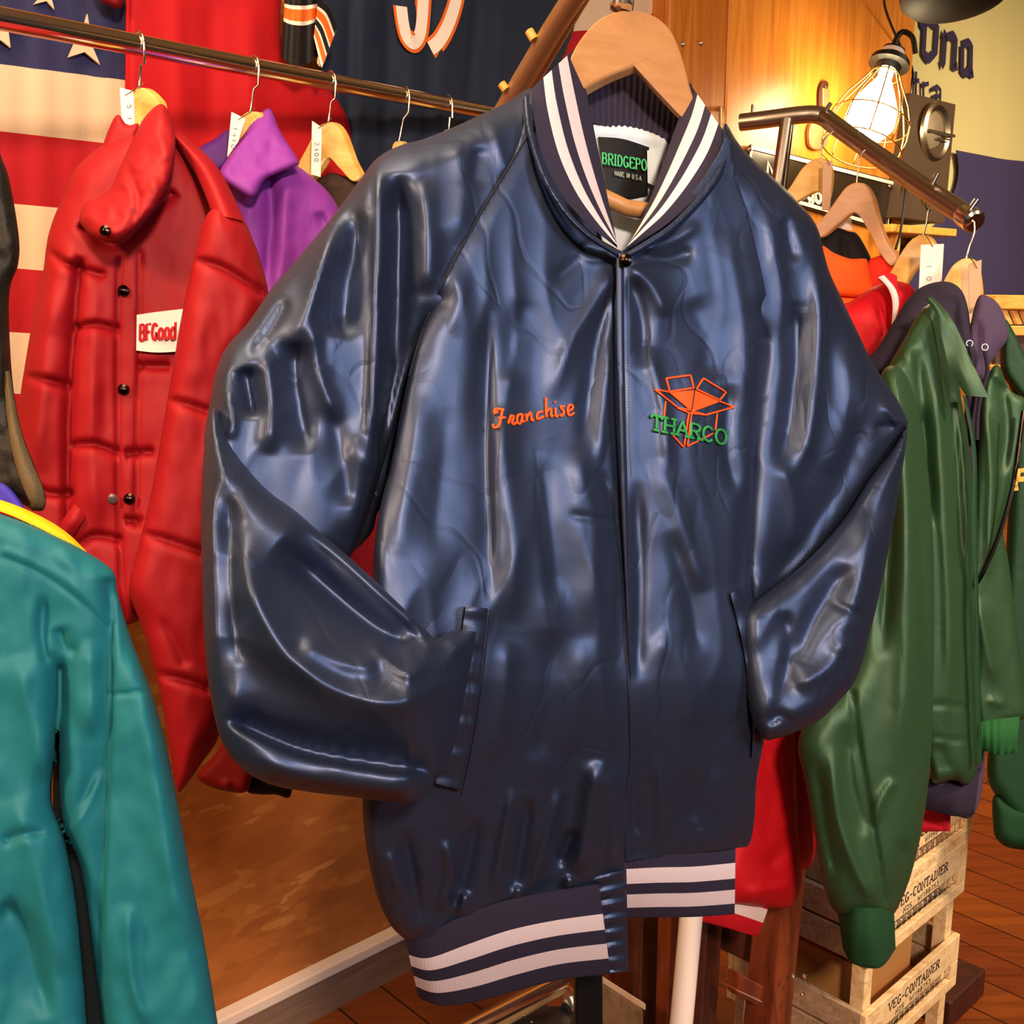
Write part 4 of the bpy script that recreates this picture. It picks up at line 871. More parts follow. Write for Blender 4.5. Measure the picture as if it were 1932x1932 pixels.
pillow('body', [(1540, 545, 1), (1640, 552), (1660, 600), (1680, 760), (1560, 760, 1)], 1.93, .03, 20, cloth('orange_rib', '#e8621e', .85, .3, .1, .4), og, [([(1550, 556), (1640, 562)], 5, -.006)], 6)
# red satin jacket with a white collar stripe
rs = thing('red_satin_jacket', 'red satin jacket with a white collar stripe between navy and green jackets', 'jacket', P(1520, 1700, 1.7))
rsd = plane_dep([(1600, 600, 1.76), (1480, 1500, 1.60), (1560, 1500, 1.62)])
pillow('body', [(1570, 600), (1610, 566), (1650, 540), (1690, 530), (1725, 548), (1712, 620), (1690, 720), (1650, 900), (1600, 1100), (1560, 1300), (1540, 1500), (1536, 1620), (1500, 1640), (1440, 1600), (1400, 1300), (1390, 1060), (1480, 900), (1560, 760)], rsd, .04, 50, M_red_sat, rs, [([(1660, 560), (1680, 640), (1650, 720)], 14, -.010), ([(1620, 600), (1630, 700)], 18, .008)], 8)
strip('collar', [(1652, 520, 1.735), (1676, 514, 1.735), (1692, 520, 1.74)], [(1672, 545, 1.73), (1705, 600, 1.73), (1704, 655, 1.735)], [M_red_knit, M_ribw], None, rs, 16, 8, .01, .01)
strip('collar_stripe', [(1656, 523, 1.722), (1676, 545, 1.716), (1684, 575, 1.714), (1681, 626, 1.722)], [(1668, 519, 1.722), (1690, 546, 1.716), (1696, 576, 1.714), (1688, 606, 1.72)], [M_ribw], None, rs, 24, 6, .003, .004)
ssl = pillow('sleeve', [(1420, 1090), (1440, 1096), (1470, 1130), (1490, 1260), (1500, 1400), (1506, 1560), (1512, 1660), (1498, 1704), (1478, 1714), (1450, 1712), (1400, 1706), (1350, 1690), (1380, 1560), (1400, 1400), (1405, 1240)], plane_dep([(1420, 1200, 1.54), (1500, 1200, 1.56), (1440, 1650, 1.54)]), .03, 36, M_red_sat, rs, [([(1400, 1690), (1450, 1680), (1500, 1670)], 12, .006), ([(1440, 1640), (1480, 1600), (1490, 1560)], 14, -.005)], 7, noise=(.004, 50, 100, 1))
strip('cuff', [(1330, 1680, 1.55), (1385, 1688, 1.54), (1450, 1712, 1.55)], [(1310, 1735, 1.55), (1375, 1752, 1.54), (1430, 1768, 1.55)], [M_red_knit, M_ribw], [(.08, 0), (.52, 1), (1, 0)], rs, 20, 14, .008, .02)
rh_ = pillow('hem', [(1728, 1540, 1), (1760, 1512), (1790, 1522), (1793, 1568, 1), (1740, 1570), (1720, 1575, 1)], 1.66, .012, 12, M_red_knit, None, [([(1735, 1545), (1790, 1564)], 4, -.008)], 4); rh_.obj.name = 'red_sweater'; tag(rh_.obj, 'red sweater hem resting over the topmost crate', 'sweater')

# navy hooded sweatshirt
hd = thing('hooded_sweatshirt', 'dark navy hooded sweatshirt behind the green satin jacket', 'hoodie', P(1800, 1500, 1.62))
pillow('hood', [(1632, 700), (1660, 650), (1690, 600), (1716, 560), (1746, 538), (1785, 531), (1812, 545), (1826, 580), (1834, 640), (1846, 680), (1820, 720), (1740, 720)], plane_dep([(1680, 600, 1.62), (1830, 600, 1.60), (1750, 700, 1.58)]), .03, 30, M_hood, hd, [([(1812, 556), (1800, 590), (1812, 640), (1830, 700)], 9, -.012), ([(1760, 545), (1810, 560), (1826, 620)], 10, .006)], 5)
pillow('body', [(1846, 560), (1870, 562), (1888, 580), (1899, 612), (1900, 640), (1880, 670), (1858, 720), (1856, 900), (1860, 1200), (1858, 1440), (1838, 1536), (1800, 1538), (1762, 1520), (1756, 1440), (1800, 1000), (1826, 700), (1830, 620)], plane_dep([(1840, 620, 1.60), (1890, 620, 1.62), (1800, 1500, 1.60)]), .03, 30, M_hood2, hd, [([(1846, 600), (1846, 680), (1838, 760)], 8, -.014)], 6)
strip('hem', [(1750, 1470, 1.57), (1800, 1468, 1.565), (1850, 1448, 1.58)], [(1742, 1526, 1.58), (1800, 1540, 1.57), (1838, 1537, 1.585)], [M_hood], None, hd, 20, 8, .012, .02, (40, .0012))
tube('drawstring', [P(x, y, 1.545) for x, y in catmull([(1858, 662), (1863, 700), (1852, 740), (1845, 780), (1843, 830)], 6)], .0032, M_hood, hd, 8)
tube('drawstring', [P(x, y, 1.555) for x, y in catmull([(1828, 652), (1834, 672), (1834, 690)], 6)], .003, M_hood, hd, 8)
for x, y, w in ((1858, 655, 1.548), (1829, 648, 1.556)): tube('eyelet', [P(x+6*math.cos(a), y+6*math.sin(a), w) for a in np.linspace(0, 6.28, 13)[:-1]], .0009, M_steel, hd, 6, True)

# green satin jacket
gj = thing('green_satin_jacket', 'olive green satin jacket with a full sleeve and dark knit cuff', 'jacket', P(1700, 1800, 1.5))
gdp = plane_dep([(1660, 800, 1.50), (1840, 800, 1.55), (1800, 1450, 1.54)])
gf = [([(1752, 640), (1770, 800), (1782, 1000), (1790, 1200), (1780, 1400)], 14, .014), ([(1728, 650), (1742, 800), (1756, 1000)], 10, -.016), ([(1790, 700), (1806, 900), (1815, 1100)], 10, -.014), ([(1800, 680), (1822, 900), (1830, 1080)], 9, .010),
      ([(1690, 630), (1725, 700), (1740, 800)], 14, .010), ([(1820, 1100), (1828, 1300), (1836, 1480)], 8, -.008), ([(1745, 1330), (1790, 1330), (1838, 1336)], 5, -.004), ([(1770, 1400), (1790, 1460)], 14, -.010), ([(1755, 1390), (1800, 1396), (1836, 1394)], 4, -.005)]
pillow('body', [(1748, 576), (1770, 572), (1784, 600), (1800, 660), (1815, 760), (1828, 840), (1838, 960), (1838, 1100), (1844, 1250), (1850, 1400), (1846, 1445), (1826, 1482), (1800, 1472), (1765, 1478), (1752, 1440), (1700, 1200), (1650, 900), (1650, 760), (1672, 700), (1706, 640), (1730, 596)], gdp, .035, 40, M_green, gj, gf, 6, noise=(.0015, 40, 160, 11))
gs = pillow('sleeve', [(1660, 716), (1690, 690), (1716, 720), (1736, 790), (1752, 900), (1762, 1050), (1762, 1250), (1756, 1430), (1742, 1550), (1722, 1640), (1700, 1700), (1680, 1730), (1640, 1738), (1600, 1732), (1576, 1720), (1556, 1680), (1542, 1600), (1520, 1480), (1506, 1400), (1540, 1330), (1590, 1280), (1622, 1180), (1646, 1060), (1660, 960), (1664, 860)], plane_dep([(1540, 1450, 1.42), (1740, 1450, 1.45), (1690, 800, 1.46)]), .050, 64, M_green, gj,
       [([(1690, 720), (1704, 900), (1712, 1100), (1708, 1300), (1680, 1500)], 26, .016), ([(1664, 800), (1680, 1000), (1660, 1250)], 14, -.016), ([(1606, 1300), (1622, 1420), (1646, 1560), (1672, 1710)], 6, -.008, 6, .03), ([(1570, 1400), (1580, 1540), (1620, 1650), (1650, 1700)], 14, .014), ([(1600, 1360), (1606, 1480), (1640, 1580)], 16, -.012), ([(1640, 1560), (1668, 1500), (1690, 1470)], 9, .008), ([(1730, 950), (1748, 1200), (1748, 1380)], 10, -.010), ([(1700, 1580), (1706, 1640), (1686, 1710)], 9, -.012), ([(1540, 1430), (1556, 1560), (1580, 1660)], 10, -.010)], 6, noise=(.0015, 44, 140, 12))
strip('cuff', [(1578, 1700, 1.425), (1620, 1712, 1.40), (1664, 1712, 1.405), (1686, 1700, 1.43)], [(1590, 1790, 1.43), (1610, 1818, 1.405), (1660, 1826, 1.405), (1690, 1790, 1.43)], [M_green_k], None, gj, 40, 16, .010, .05, (36, .0010), wave=lambda u, v: .018*np.sin(math.pi*u))
strip('collar', [(1744, 564, 1.475), (1766, 592, 1.47), (1778, 640, 1.47), (1790, 690, 1.468), (1806, 722, 1.465), (1822, 746, 1.462)], [(1760, 560, 1.478), (1790, 592, 1.474), (1816, 642, 1.468), (1838, 692, 1.462), (1858, 734, 1.457), (1866, 750, 1.455)], [M_green], None, gj, 50, 12, .003, .006, wave=lambda u, v: .003*np.sin(u*9+v*2)*(1-abs(2*v-1))-.0012*math.exp(-((v-.86)/.03)**2))
strip('zip_tape', [(1816, 745, 1.50), (1834, 850, 1.50), (1836, 1000, 1.50), (1842, 1250, 1.505), (1848, 1440, 1.51)], [(1824, 750, 1.505), (1842, 850, 1.505), (1844, 1000, 1.505), (1849, 1250, 1.51), (1853, 1440, 1.515)], [M_dgreen], None, gj, 50, 4, .002, .003)
gl = [([(1858, 760), (1870, 900), (1862, 1100)], 10, .012), ([(1885, 700), (1900, 800), (1890, 900)], 10, -.012), ([(1860, 1320), (1900, 1330)], 8, .006), ([(1868, 700), (1900, 720), (1920, 700)], 8, .008), ([(1840, 1120), (1880, 1300)], 12, .01)]
pillow('front_panel', [(1868, 700), (1885, 690), (1905, 735), (1935, 752), (1938, 770), (1924, 850), (1908, 930), (1893, 1000), (1903, 1060), (1918, 1180), (1933, 1300), (1936, 1352), (1900, 1360), (1850, 1366), (1842, 1200), (1836, 1100), (1842, 950), (1848, 820), (1856, 740)], plane_dep([(1850, 1000, 1.56), (1930, 900, 1.58), (1900, 1350, 1.57)]), .012, 14, M_green, gj, gl, 5, noise=(.0015, 40, 100, 14))
strip('hem', [(1848, 1362, 1.54), (1885, 1356, 1.54), (1924, 1352, 1.55)], [(1852, 1415, 1.545), (1885, 1424, 1.54), (1918, 1420, 1.55)], [M_green_rib], None, gj, 30, 8, .010, .02, (24, .001))
tube('zip', [P(x, y, 1.535) for x, y in catmull([(1931, 775), (1922, 840), (1910, 920), (1888, 1000), (1862, 1065), (1840, 1106)], 6)], .0035, M_snap, gj, 6)
# dark green jacket on the far right
dg = thing('dark_green_jacket', 'dark green jacket with gold letter at the right picture edge', 'jacket', P(1940, 1500, 1.75))
pillow('body', [(1890, 610), (1912, 640), (1940, 680), (2000, 720, 1), (2000, 1560, 1), (1932, 1560), (1885, 1510), (1862, 1450), (1880, 1300), (1900, 1000), (1910, 760), (1888, 700)], 1.72, .03, 26, M_dgreen, dg, [([(1905, 640), (1940, 760)], 8, .006)], 7)
pillow('collar', [(1894, 604), (1915, 630), (1945, 690), (1990, 740), (1990, 760), (1940, 756), (1912, 730), (1892, 690)], 1.66, .014, 14, M_dgreen, dg, [([(1905, 620), (1960, 720)], 5, .004)], 5)
pillow('cuff', [(1876, 1500), (1874, 1560), (1880, 1582), (1900, 1598), (1932, 1604), (1990, 1612, 1), (1990, 1520, 1), (1920, 1520)], 1.72, .034, 24, M_green_k, dg, (), 6)
for a in ([(1912, 920), (1922, 888), (1946, 886)], [(1914, 905), (1938, 903)], [(1908, 922), (1920, 920)]): ribbons('letter', [[P(x, y, 1.655) for x, y in a]], .008, -Fv, .002, M_gold, dg)
# ================================================================ THE NAVY BASEBALL JACKET
def dmn(x, y, o=0.0):
    x = np.asarray(x, float); y = np.asarray(y, float)
    return 1.0 + (x-1060)*.00031 + (y-966)*.00006 + o - .055*(lambda t: t*t*(3-2*t))(np.clip((y-600)/760, 0, 1)) + .100*np.clip((y-1280)/500, 0, 1.25)**1.4 + .045*np.clip((820-y)/650, 0, 1)**1.5
def dd(o): return lambda x, y: dmn(x, y, o)
def D(x, y, o=0.0): return (x, y, float(dmn(x, y, o)))
# the hanger it hangs from, and the rack arm holding that hanger
ar = thing('garment_rack', 'bronze garment rack arm with wooden pegs slanting down behind the collar', 'rack', P(1020, 90, 1.36))
tube('arm', [P(1118, -60, 1.22), P(1040, 60, 1.34), P(935, 235, 1.50)], .0135, M_bronze, ar, 20)
tube('arm', [P(1135, -60, 1.26), P(1062, 60, 1.38), P(960, 235, 1.54)], .008, M_bronze, ar, 14)
for a, b, d in (((1008, 75), (998, 58), 1.35), ((955, 170), (946, 158), 1.43)): tube('peg', [P(*a, d), P(*b, d)], .006, M_hanger2, ar, 12)
ha = thing('front_rack_post', 'bright chrome rack tube end above the big wooden hanger', 'rack', P(1172, 0, 1.05))
tube('tube', [P(1171, -120, 1.06), P(1172, 17, 1.06)], .0085, M_chrome, ha, 20)
lathe('collar', P(1172, 6, 1.06), P(1172, 17, 1.06), [(0, .010), (.2, .0112), (.8, .0112), (1, .009)], M_chrome, ha, 24)
bh_ = thing('wooden_hanger', 'large pale wooden hanger inside the navy baseball jacket', 'hanger', P(1185, 20, 1.05))
hdp = plane_dep([(1100, 150, 1.03), (1290, 150, 1.10), (1190, 60, 1.065)])
extrude('body', [(1062, 172), (1075, 110), (1100, 66), (1132, 34), (1168, 20), (1200, 19), (1236, 30), (1266, 58), (1286, 105), (1302, 165), (1320, 225), (1300, 232), (1262, 196), (1196, 124, 1), (1150, 142), (1104, 166), (1070, 188)], hdp, (.004, .018, -.004), M_hanger, bh_, 6, .004)
tube('hook', [P(1190, 24, 1.075), P(1192, 0, 1.075), P(1196, -40, 1.075)], .0024, M_wire, bh_, 10)
tube('trouser_bar', [P(1130, 368, 1.07), P(1180, 392, 1.075), P(1260, 404, 1.085)], .0085, M_hanger, bh_, 16)

J = thing('baseball_jacket', 'navy satin baseball jacket with striped knit collar and hem on the big hanger', 'jacket', P(1060, 1800, 1.03))
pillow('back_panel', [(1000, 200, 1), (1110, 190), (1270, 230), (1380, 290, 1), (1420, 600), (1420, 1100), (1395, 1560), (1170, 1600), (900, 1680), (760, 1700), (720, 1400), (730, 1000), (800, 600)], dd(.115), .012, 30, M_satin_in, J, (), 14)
pillow('inner_sheet', [(1095, 225, 1), (1180, 232), (1270, 262, 1), (1250, 400), (1215, 500), (1150, 500), (1120, 360)], dd(.088), .006, 14, M_lining, J, [([(1100, 246), (1180, 254), (1265, 274)], 6, .003)], 6)
strip('collar_back', [D(1078, 96, .07), D(1150, 100, .085), D(1230, 112, .09), D(1306, 160, .075)], [D(1090, 225, .075), D(1150, 240, .082), D(1230, 258, .085), D(1290, 284, .078)], [M_rib], None, J, 80, 10, .004, .006, (60, .0007))
lb = lambda o: (lambda x, y: dmn(x, y, .076+o))
nl = strip('neck_label', [D(1128, 258, .078), D(1175, 262, .074), D(1225, 278, .078)], [D(1146, 366, .078), D(1180, 372, .074), D(1222, 368, .078)], [M_label], None, J, 16, 8, .003, .001)
for l in text_lines('BRIDGEPO', (1136, 308), (1220, 322), (0, -20), .22, .2): ribbons('label_lettering', [[P(x, y, float(dmn(x, y, .0675))) for x, y in dense(l, 2)]], .0014, -Fv, .0004, M_label_t, nl)
for l in text_lines('MADE IN U.S.A.', (1160, 331), (1212, 341), (0, -9), .3): ribbons('label_lettering', [[P(x, y, float(dmn(x, y, .0680))) for x, y in dense(l, 2)]], .0007, -Fv, .0003, M_label_w, nl)
strip('size_tag', [D(1221, 284, .072), D(1240, 280, .07), D(1252, 286, .072)], [D(1222, 345, .072), D(1240, 350, .07), D(1246, 330, .072)], [M_lining], None, J, 8, 6, .003, .001)

# --- sleeves (behind the body)
uf = [([(716, 300), (713, 450), (709, 620), (700, 800), (692, 900)], 16, .018, 9, .15), ([(752, 320), (752, 480), (746, 640), (732, 800), (722, 880)], 24, -.040, 24, .15), ([(796, 330), (808, 450), (806, 560)], 20, .014), ([(676, 390), (668, 480), (650, 570), (640, 640)], 24, -.024),
      ([(640, 400), (610, 500), (580, 590), (545, 660)], 24, .016), ([(590, 600), (600, 700), (640, 800)], 14, .012), ([(556, 640), (560, 740), (580, 860)], 26, -.020), ([(545, 560), (510, 620), (470, 670)], 12, -.010), ([(462, 690), (470, 740), (478, 790)], 18, -.022), ([(500, 660), (512, 760), (508, 860)], 16, .012),
      ([(860, 260), (875, 340), (860, 470)], 22, .008), ([(930, 230), (945, 290), (960, 330)], 9, .005), ([(905, 270), (890, 360)], 16, -.007), ([(690, 820), (675, 920), (660, 1020)], 20, .014), ([(620, 760), (650, 880), (660, 960)], 24, -.010), ([(430, 740), (440, 790), (432, 830)], 7, .008)]
usl = pillow('sleeve_upper', [(1004, 168), (958, 192), (910, 215), (860, 238), (800, 262), (756, 274), (712, 298), (680, 338), (640, 392), (600, 442), (556, 494), (514, 542), (470, 606), (428, 654), (408, 700), (396, 760), (385, 840), (400, 920), (470, 1010), (540, 1060), (640, 1060), (668, 1040), (690, 985), (708, 930), (740, 820), (775, 700), (830, 600), (900, 480), (980, 330), (1012, 240)], lambda x, y: dmn(x, y, .030) + .00012*np.clip(820-np.asarray(x, float), 0, 450) , .055, 60, M_satin, J, uf, 6, Tb=.05, fs=.75, noise=(.0015, 90, 160, 21, .008, 80, 420, .25), hard=[[(1012, 240), (980, 330), (900, 480), (830, 600)], [(1004, 168), (1012, 240)]])
ff = [([(420, 800), (480, 895), (570, 975), (660, 1050), (760, 1140)], 14, .008, 14, .1), ([(520, 1020), (620, 1110), (720, 1190), (812, 1226)], 54, -.046, 40), ([(455, 980), (470, 1100), (530, 1220), (630, 1300), (750, 1326), (850, 1270)], 36, .024), ([(560, 1210), (640, 1250), (720, 1262)], 24, .010), ([(690, 1200), (760, 1270), (800, 1250)], 16, .010),
      ([(420, 1350), (560, 1412), (700, 1440), (822, 1456)], 44, -.030, 9, .15), ([(440, 1410), (560, 1460), (700, 1484), (780, 1492)], 18, .008), ([(404, 900), (402, 1100), (410, 1300)], 12, .008), ([(432, 900), (438, 1100), (452, 1260)], 18, -.012), ([(806, 1206), (822, 1214), (846, 1198)], 8, .010)]
fsl = pillow('sleeve_forearm', [(404, 768), (424, 820), (455, 870), (505, 925), (560, 966), (610, 1010), (660, 1052), (710, 1098), (760, 1146), (805, 1190), (824, 1206), (850, 1190), (900, 1190, 1), (880, 1300), (850, 1430), (820, 1474), (812, 1490), (782, 1515), (740, 1514), (660, 1503), (580, 1494), (505, 1478), (450, 1444), (415, 1390), (395, 1300), (385, 1200), (380, 1060), (380, 940), (386, 840)], lambda x, y: dmn(x, y, -.03) - .00003*(np.asarray(y, float)-1100) - .00024*(np.asarray(x, float)-620) + .05*np.clip((np.asarray(x, float)-770)/100, 0, 1) - .100*np.clip((np.asarray(y, float)-1280)/500, 0, 1.25)**1.4, .05, 60, M_satin, J, ff, 6, Tb=.04, fs=1, noise=(.0015, 110, 110, 22, .006, 150, 150, -.6))
rf = [([(1530, 430), (1546, 600), (1530, 800), (1500, 900)], 16, .016), ([(1496, 560), (1500, 700), (1470, 900)], 16, -.020), ([(1590, 640), (1600, 780), (1560, 900)], 24, .012), ([(1640, 760), (1580, 920), (1500, 1040), (1440, 1110)], 34, -.028), ([(1440, 380), (1470, 520), (1480, 640)], 14, .008), ([(1480, 400), (1500, 500)], 12, -.010), ([(1470, 860), (1500, 960), (1490, 1040)], 16, .010), ([(1660, 760), (1690, 790), (1700, 800)], 7, .012), ([(1650, 810), (1690, 800)], 9, -.014)]
rsu = pillow('sleeve_upper', [(1366, 236), (1390, 266), (1410, 290), (1444, 322), (1484, 358), (1508, 384), (1531, 410), (1546, 440), (1555, 478), (1566, 515), (1588, 563), (1616, 622), (1640, 672), (1664, 712), (1692, 752), (1714, 797, 1), (1694, 836), (1650, 896), (1596, 980), (1530, 1056), (1460, 1120), (1410, 1150), (1400, 1000), (1410, 800), (1420, 640), (1400, 480), (1372, 360)], dd(.018), .046, 56, M_satin, J, rf, 6, fs=.8, noise=(.0015, 80, 150, 23, .007, 80, 380, -.15), hard=[[(1366, 236), (1372, 360), (1400, 480), (1420, 640)]])
rff = [([(1690, 830), (1640, 920), (1580, 1000), (1500, 1078), (1440, 1120)], 10, .008), ([(1600, 1060), (1540, 1160), (1500, 1260)], 22, -.014), ([(1640, 960), (1620, 1100), (1570, 1240)], 26, .012), ([(1560, 1130), (1620, 1160), (1650, 1170)], 7, -.006), ([(1480, 1150), (1490, 1230), (1470, 1320)], 16, -.012), ([(1500, 1300), (1560, 1260), (1600, 1200)], 18, .012), ([(1450, 1370), (1470, 1350), (1500, 1370)], 9, -.012)]
rsf = pillow('sleeve_forearm', [(1713, 798, 1), (1708, 850), (1694, 940), (1678, 1030), (1662, 1110), (1640, 1200), (1616, 1280), (1580, 1326), (1545, 1360), (1500, 1382), (1462, 1394), (1440, 1392), (1415, 1340), (1400, 1240), (1395, 1160), (1430, 1126), (1490, 1086), (1545, 1034), (1600, 968), (1640, 904), (1682, 850)], lambda x, y: dmn(x, y, -.005) - .00010*(np.asarray(y, float)-1000) - .00012*(np.asarray(x, float)-1550) - .100*np.clip((np.asarray(y, float)-1280)/500, 0, 1.25)**1.4, .042, 46, M_satin, J, rff, 6, fs=.9, noise=(.002, 80, 90, 24, .005, 60, 150, .5))
pillow('sleeve_back', [(850, 560, 1), (810, 740), (790, 870), (760, 940, 1), (716, 962), (704, 1000), (680, 1030), (650, 1050, 1), (640, 900), (700, 700)], dd(.075), .02, 30, M_satin, J, [([(690, 880), (715, 950)], 8, .012), ([(700, 800), (690, 960)], 8, -.012)], 6)
# --- body panels
lf = [([(1060, 760), (1050, 950), (1050, 1280)], 95, 0.0200, None, .5), ([(924, 560), (920, 700), (918, 860), (924, 1000), (926, 1140)], 10, -0.0160, 22), ([(945, 760), (955, 900), (970, 1050), (960, 1180)], 28, 0.0160), ([(1020, 850), (1040, 1000), (1050, 1150)], 22, -0.0100), ([(1080, 830), (1120, 1000), (1110, 1200)], 26, 0.0120),
      ([(1162, 500), (1130, 560), (1080, 640), (1040, 760)], 18, 0.0120), ([(1158, 530), (1130, 620), (1110, 740), (1100, 860)], 14, -0.0140), ([(1155, 640), (1140, 760), (1130, 880)], 10, 0.0100), ([(1120, 445), (1080, 500), (1040, 530)], 12, -0.0060), ([(1160, 476), (1120, 490), (1080, 470)], 8, 0.0060), ([(900, 420), (880, 520), (850, 640)], 26, 0.0060), ([(990, 560), (970, 640), (965, 720)], 20, -0.0080),
      ([(1130, 880), (1160, 960), (1165, 1050)], 10, -0.0100), ([(1070, 970), (1120, 978), (1170, 984)], 8, -0.0050), ([(960, 1200), (950, 1320), (925, 1450)], 22, 0.0140), ([(1040, 1180), (1030, 1330), (1010, 1440)], 26, -0.0140), ([(1100, 1200), (1090, 1330), (1070, 1430)], 26, 0.0100), ([(1130, 1430), (1110, 1540), (1090, 1660)], 22, 0.0272), ([(1060, 1480), (1030, 1580), (1000, 1680)], 9, 0.0170), ([(1085, 1560), (1050, 1640)], 12, -0.0204), ([(970, 1480), (950, 1580), (930, 1690)], 9, 0.0153), ([(1000, 1500), (985, 1600), (965, 1690)], 13, -0.0204), ([(900, 1540), (880, 1640), (850, 1720)], 14, -0.0170), ([(840, 1580), (850, 1650), (830, 1720)], 12, 0.0204), ([(760, 1560), (780, 1660), (800, 1750)], 14, -0.0170), ([(730, 1600), (760, 1700)], 12, 0.0136), ([(800, 740), (770, 900), (750, 1060)], 24, 0.0060), ([(850, 760), (830, 900), (820, 1050)], 26, -0.0060), ([(880, 1680), (870, 1730)], 9, 0.0204), ([(1075, 1650), (1070, 1680)], 8, 0.0204), ([(980, 1670), (975, 1700)], 7, 0.0170), ([(1150, 1450), (1160, 1540), (1150, 1640)], 12, 0.0170)]
lp = pillow('left_front', [(1172, 474, 1), (1120, 442), (1062, 384), (1026, 320), (1008, 250), (996, 214), (972, 290), (920, 380), (870, 468), (824, 556), (788, 640), (764, 740), (738, 870), (716, 962), (706, 1040), (702, 1120), (700, 1250), (692, 1400), (684, 1500), (690, 1590), (708, 1680), (728, 1730), (752, 1762), (790, 1780), (870, 1752), (960, 1712), (1060, 1690), (1140, 1680, 1), (1180, 1640, 1), (1184, 1540), (1192, 1430), (1186, 1280), (1180, 1100), (1178, 960), (1172, 800), (1170, 640)], dd(-.003), .03, 60, M_satin, J, lf, 6, Tb=.03, fs=.65, noise=(.0015, 100, 160, 31, .009, 100, 620, .06), hard=[[(996, 214), (972, 290), (920, 380), (870, 468), (824, 556)], [(996, 214), (1008, 250), (1026, 320), (1062, 384), (1120, 442), (1172, 474)], [(1172, 474), (1170, 640), (1172, 800), (1178, 960), (1180, 1100), (1186, 1280), (1192, 1430), (1184, 1540), (1180, 1640)], [(790, 1780), (870, 1752), (960, 1712), (1060, 1690), (1140, 1680), (1180, 1640)]])
rpf = [([(1290, 620), (1300, 800), (1290, 1200)], 80, .014, None, .5), ([(1186, 500), (1230, 540), (1260, 600)], 14, .012), ([(1186, 520), (1210, 600), (1215, 700)], 13, -.014), ([(1190, 480), (1260, 490), (1310, 470)], 13, -.010), ([(1210, 470), (1270, 452), (1320, 420)], 10, .008), ([(1216, 640), (1250, 760), (1260, 900)], 13, .012), ([(1300, 560), (1330, 640), (1330, 720)], 34, -.010), ([(1370, 420), (1400, 600), (1405, 800)], 24, .012), ([(1380, 720), (1370, 820), (1390, 940)], 14, -.012), ([(1240, 860), (1290, 1000), (1330, 1120)], 22, .012), ([(1260, 1000), (1300, 1120), (1320, 1240)], 18, -.010), ([(1200, 900), (1206, 1100), (1200, 1300)], 14, -.014), ([(1410, 900), (1400, 1050), (1390, 1120)], 14, -.008), ([(1230, 1200), (1290, 1260), (1320, 1400)], 34, .008), ([(1240, 1420), (1250, 1540), (1230, 1620)], 12, .008), ([(1300, 1450), (1310, 1560)], 16, -.010), ([(1350, 1440), (1380, 1540), (1370, 1600)], 16, .008), ([(1190, 1480), (1200, 1580)], 10, -.010), ([(1320, 1560), (1330, 1600)], 7, .008)]
rpn = pillow('right_front', [(1172, 474, 1), (1216, 446), (1268, 404), (1318, 348), (1352, 296), (1374, 256), (1386, 320), (1412, 410), (1434, 500), (1450, 580), (1458, 640), (1448, 720), (1438, 800), (1430, 900), (1426, 1010), (1424, 1110), (1432, 1170), (1444, 1240), (1448, 1310), (1444, 1380), (1428, 1470), (1424, 1540), (1414, 1592), (1390, 1600), (1290, 1612), (1180, 1626, 1), (1178, 1520), (1188, 1430), (1184, 1280), (1178, 1100), (1176, 960), (1170, 800), (1167, 640)], dd(-.004), .03, 56, M_satin, J, rpf, 6, Tb=.03, fs=.65, noise=(.0015, 100, 160, 32, .009, 100, 620, -.05), hard=[[(1374, 256), (1386, 320), (1412, 410), (1434, 500), (1450, 580)], [(1172, 474), (1216, 446), (1268, 404), (1318, 348), (1352, 296), (1374, 256)], [(1172, 474), (1167, 640), (1170, 800), (1176, 960), (1178, 1100), (1184, 1280), (1188, 1430), (1178, 1520), (1180, 1626)], [(1180, 1626), (1290, 1612), (1390, 1600)]])
# --- knit bands: stripes navy / white / navy / white / navy
CB = [(.27, 0), (.45, 1), (.60, 0), (.79, 1), (1, 0)]
strip('collar_front', [D(1002, 168, -.012), D(1008, 230, -.030), D(1030, 310, -.045), D(1068, 378, -.052), D(1115, 428, -.052), D(1165, 468, -.045)], [D(1088, 88, .04), D(1104, 160, .025), D(1120, 240, .012), D(1136, 320, .0), D(1150, 390, -.012), D(1162, 448, -.03)], [M_rib, M_ribw], CB, J, 150, 40, .012, .006, (90, .0003))
strip('collar_front', [D(1376, 262, -.008), D(1352, 318, -.024), D(1312, 372, -.036), D(1262, 420, -.045), D(1216, 450, -.048), D(1178, 474, -.045)], [D(1300, 156, .05), D(1290, 196, .04), D(1270, 252, .03), D(1248, 316, .01), D(1226, 376, -.008), D(1196, 444, -.028)], [M_rib, M_ribw], CB, J, 150, 40, .012, .006, (90, .0003))
HB = [(.33, 0), (.505, 1), (.66, 0), (.825, 1), (1, 0)]
strip('hem_rib', [D(762, 1762, .0), D(800, 1764, -.025), D(870, 1730, -.035), D(950, 1700, -.038), D(1040, 1682, -.040), D(1130, 1668, -.040)], [D(790, 1882, .0), D(830, 1897, -.02), D(900, 1890, -.03), D(980, 1868, -.034), D(1060, 1848, -.036), D(1152, 1838, -.038)], [M_rib, M_ribw], HB, J, 170, 36, .012, .02, (110, .0003))
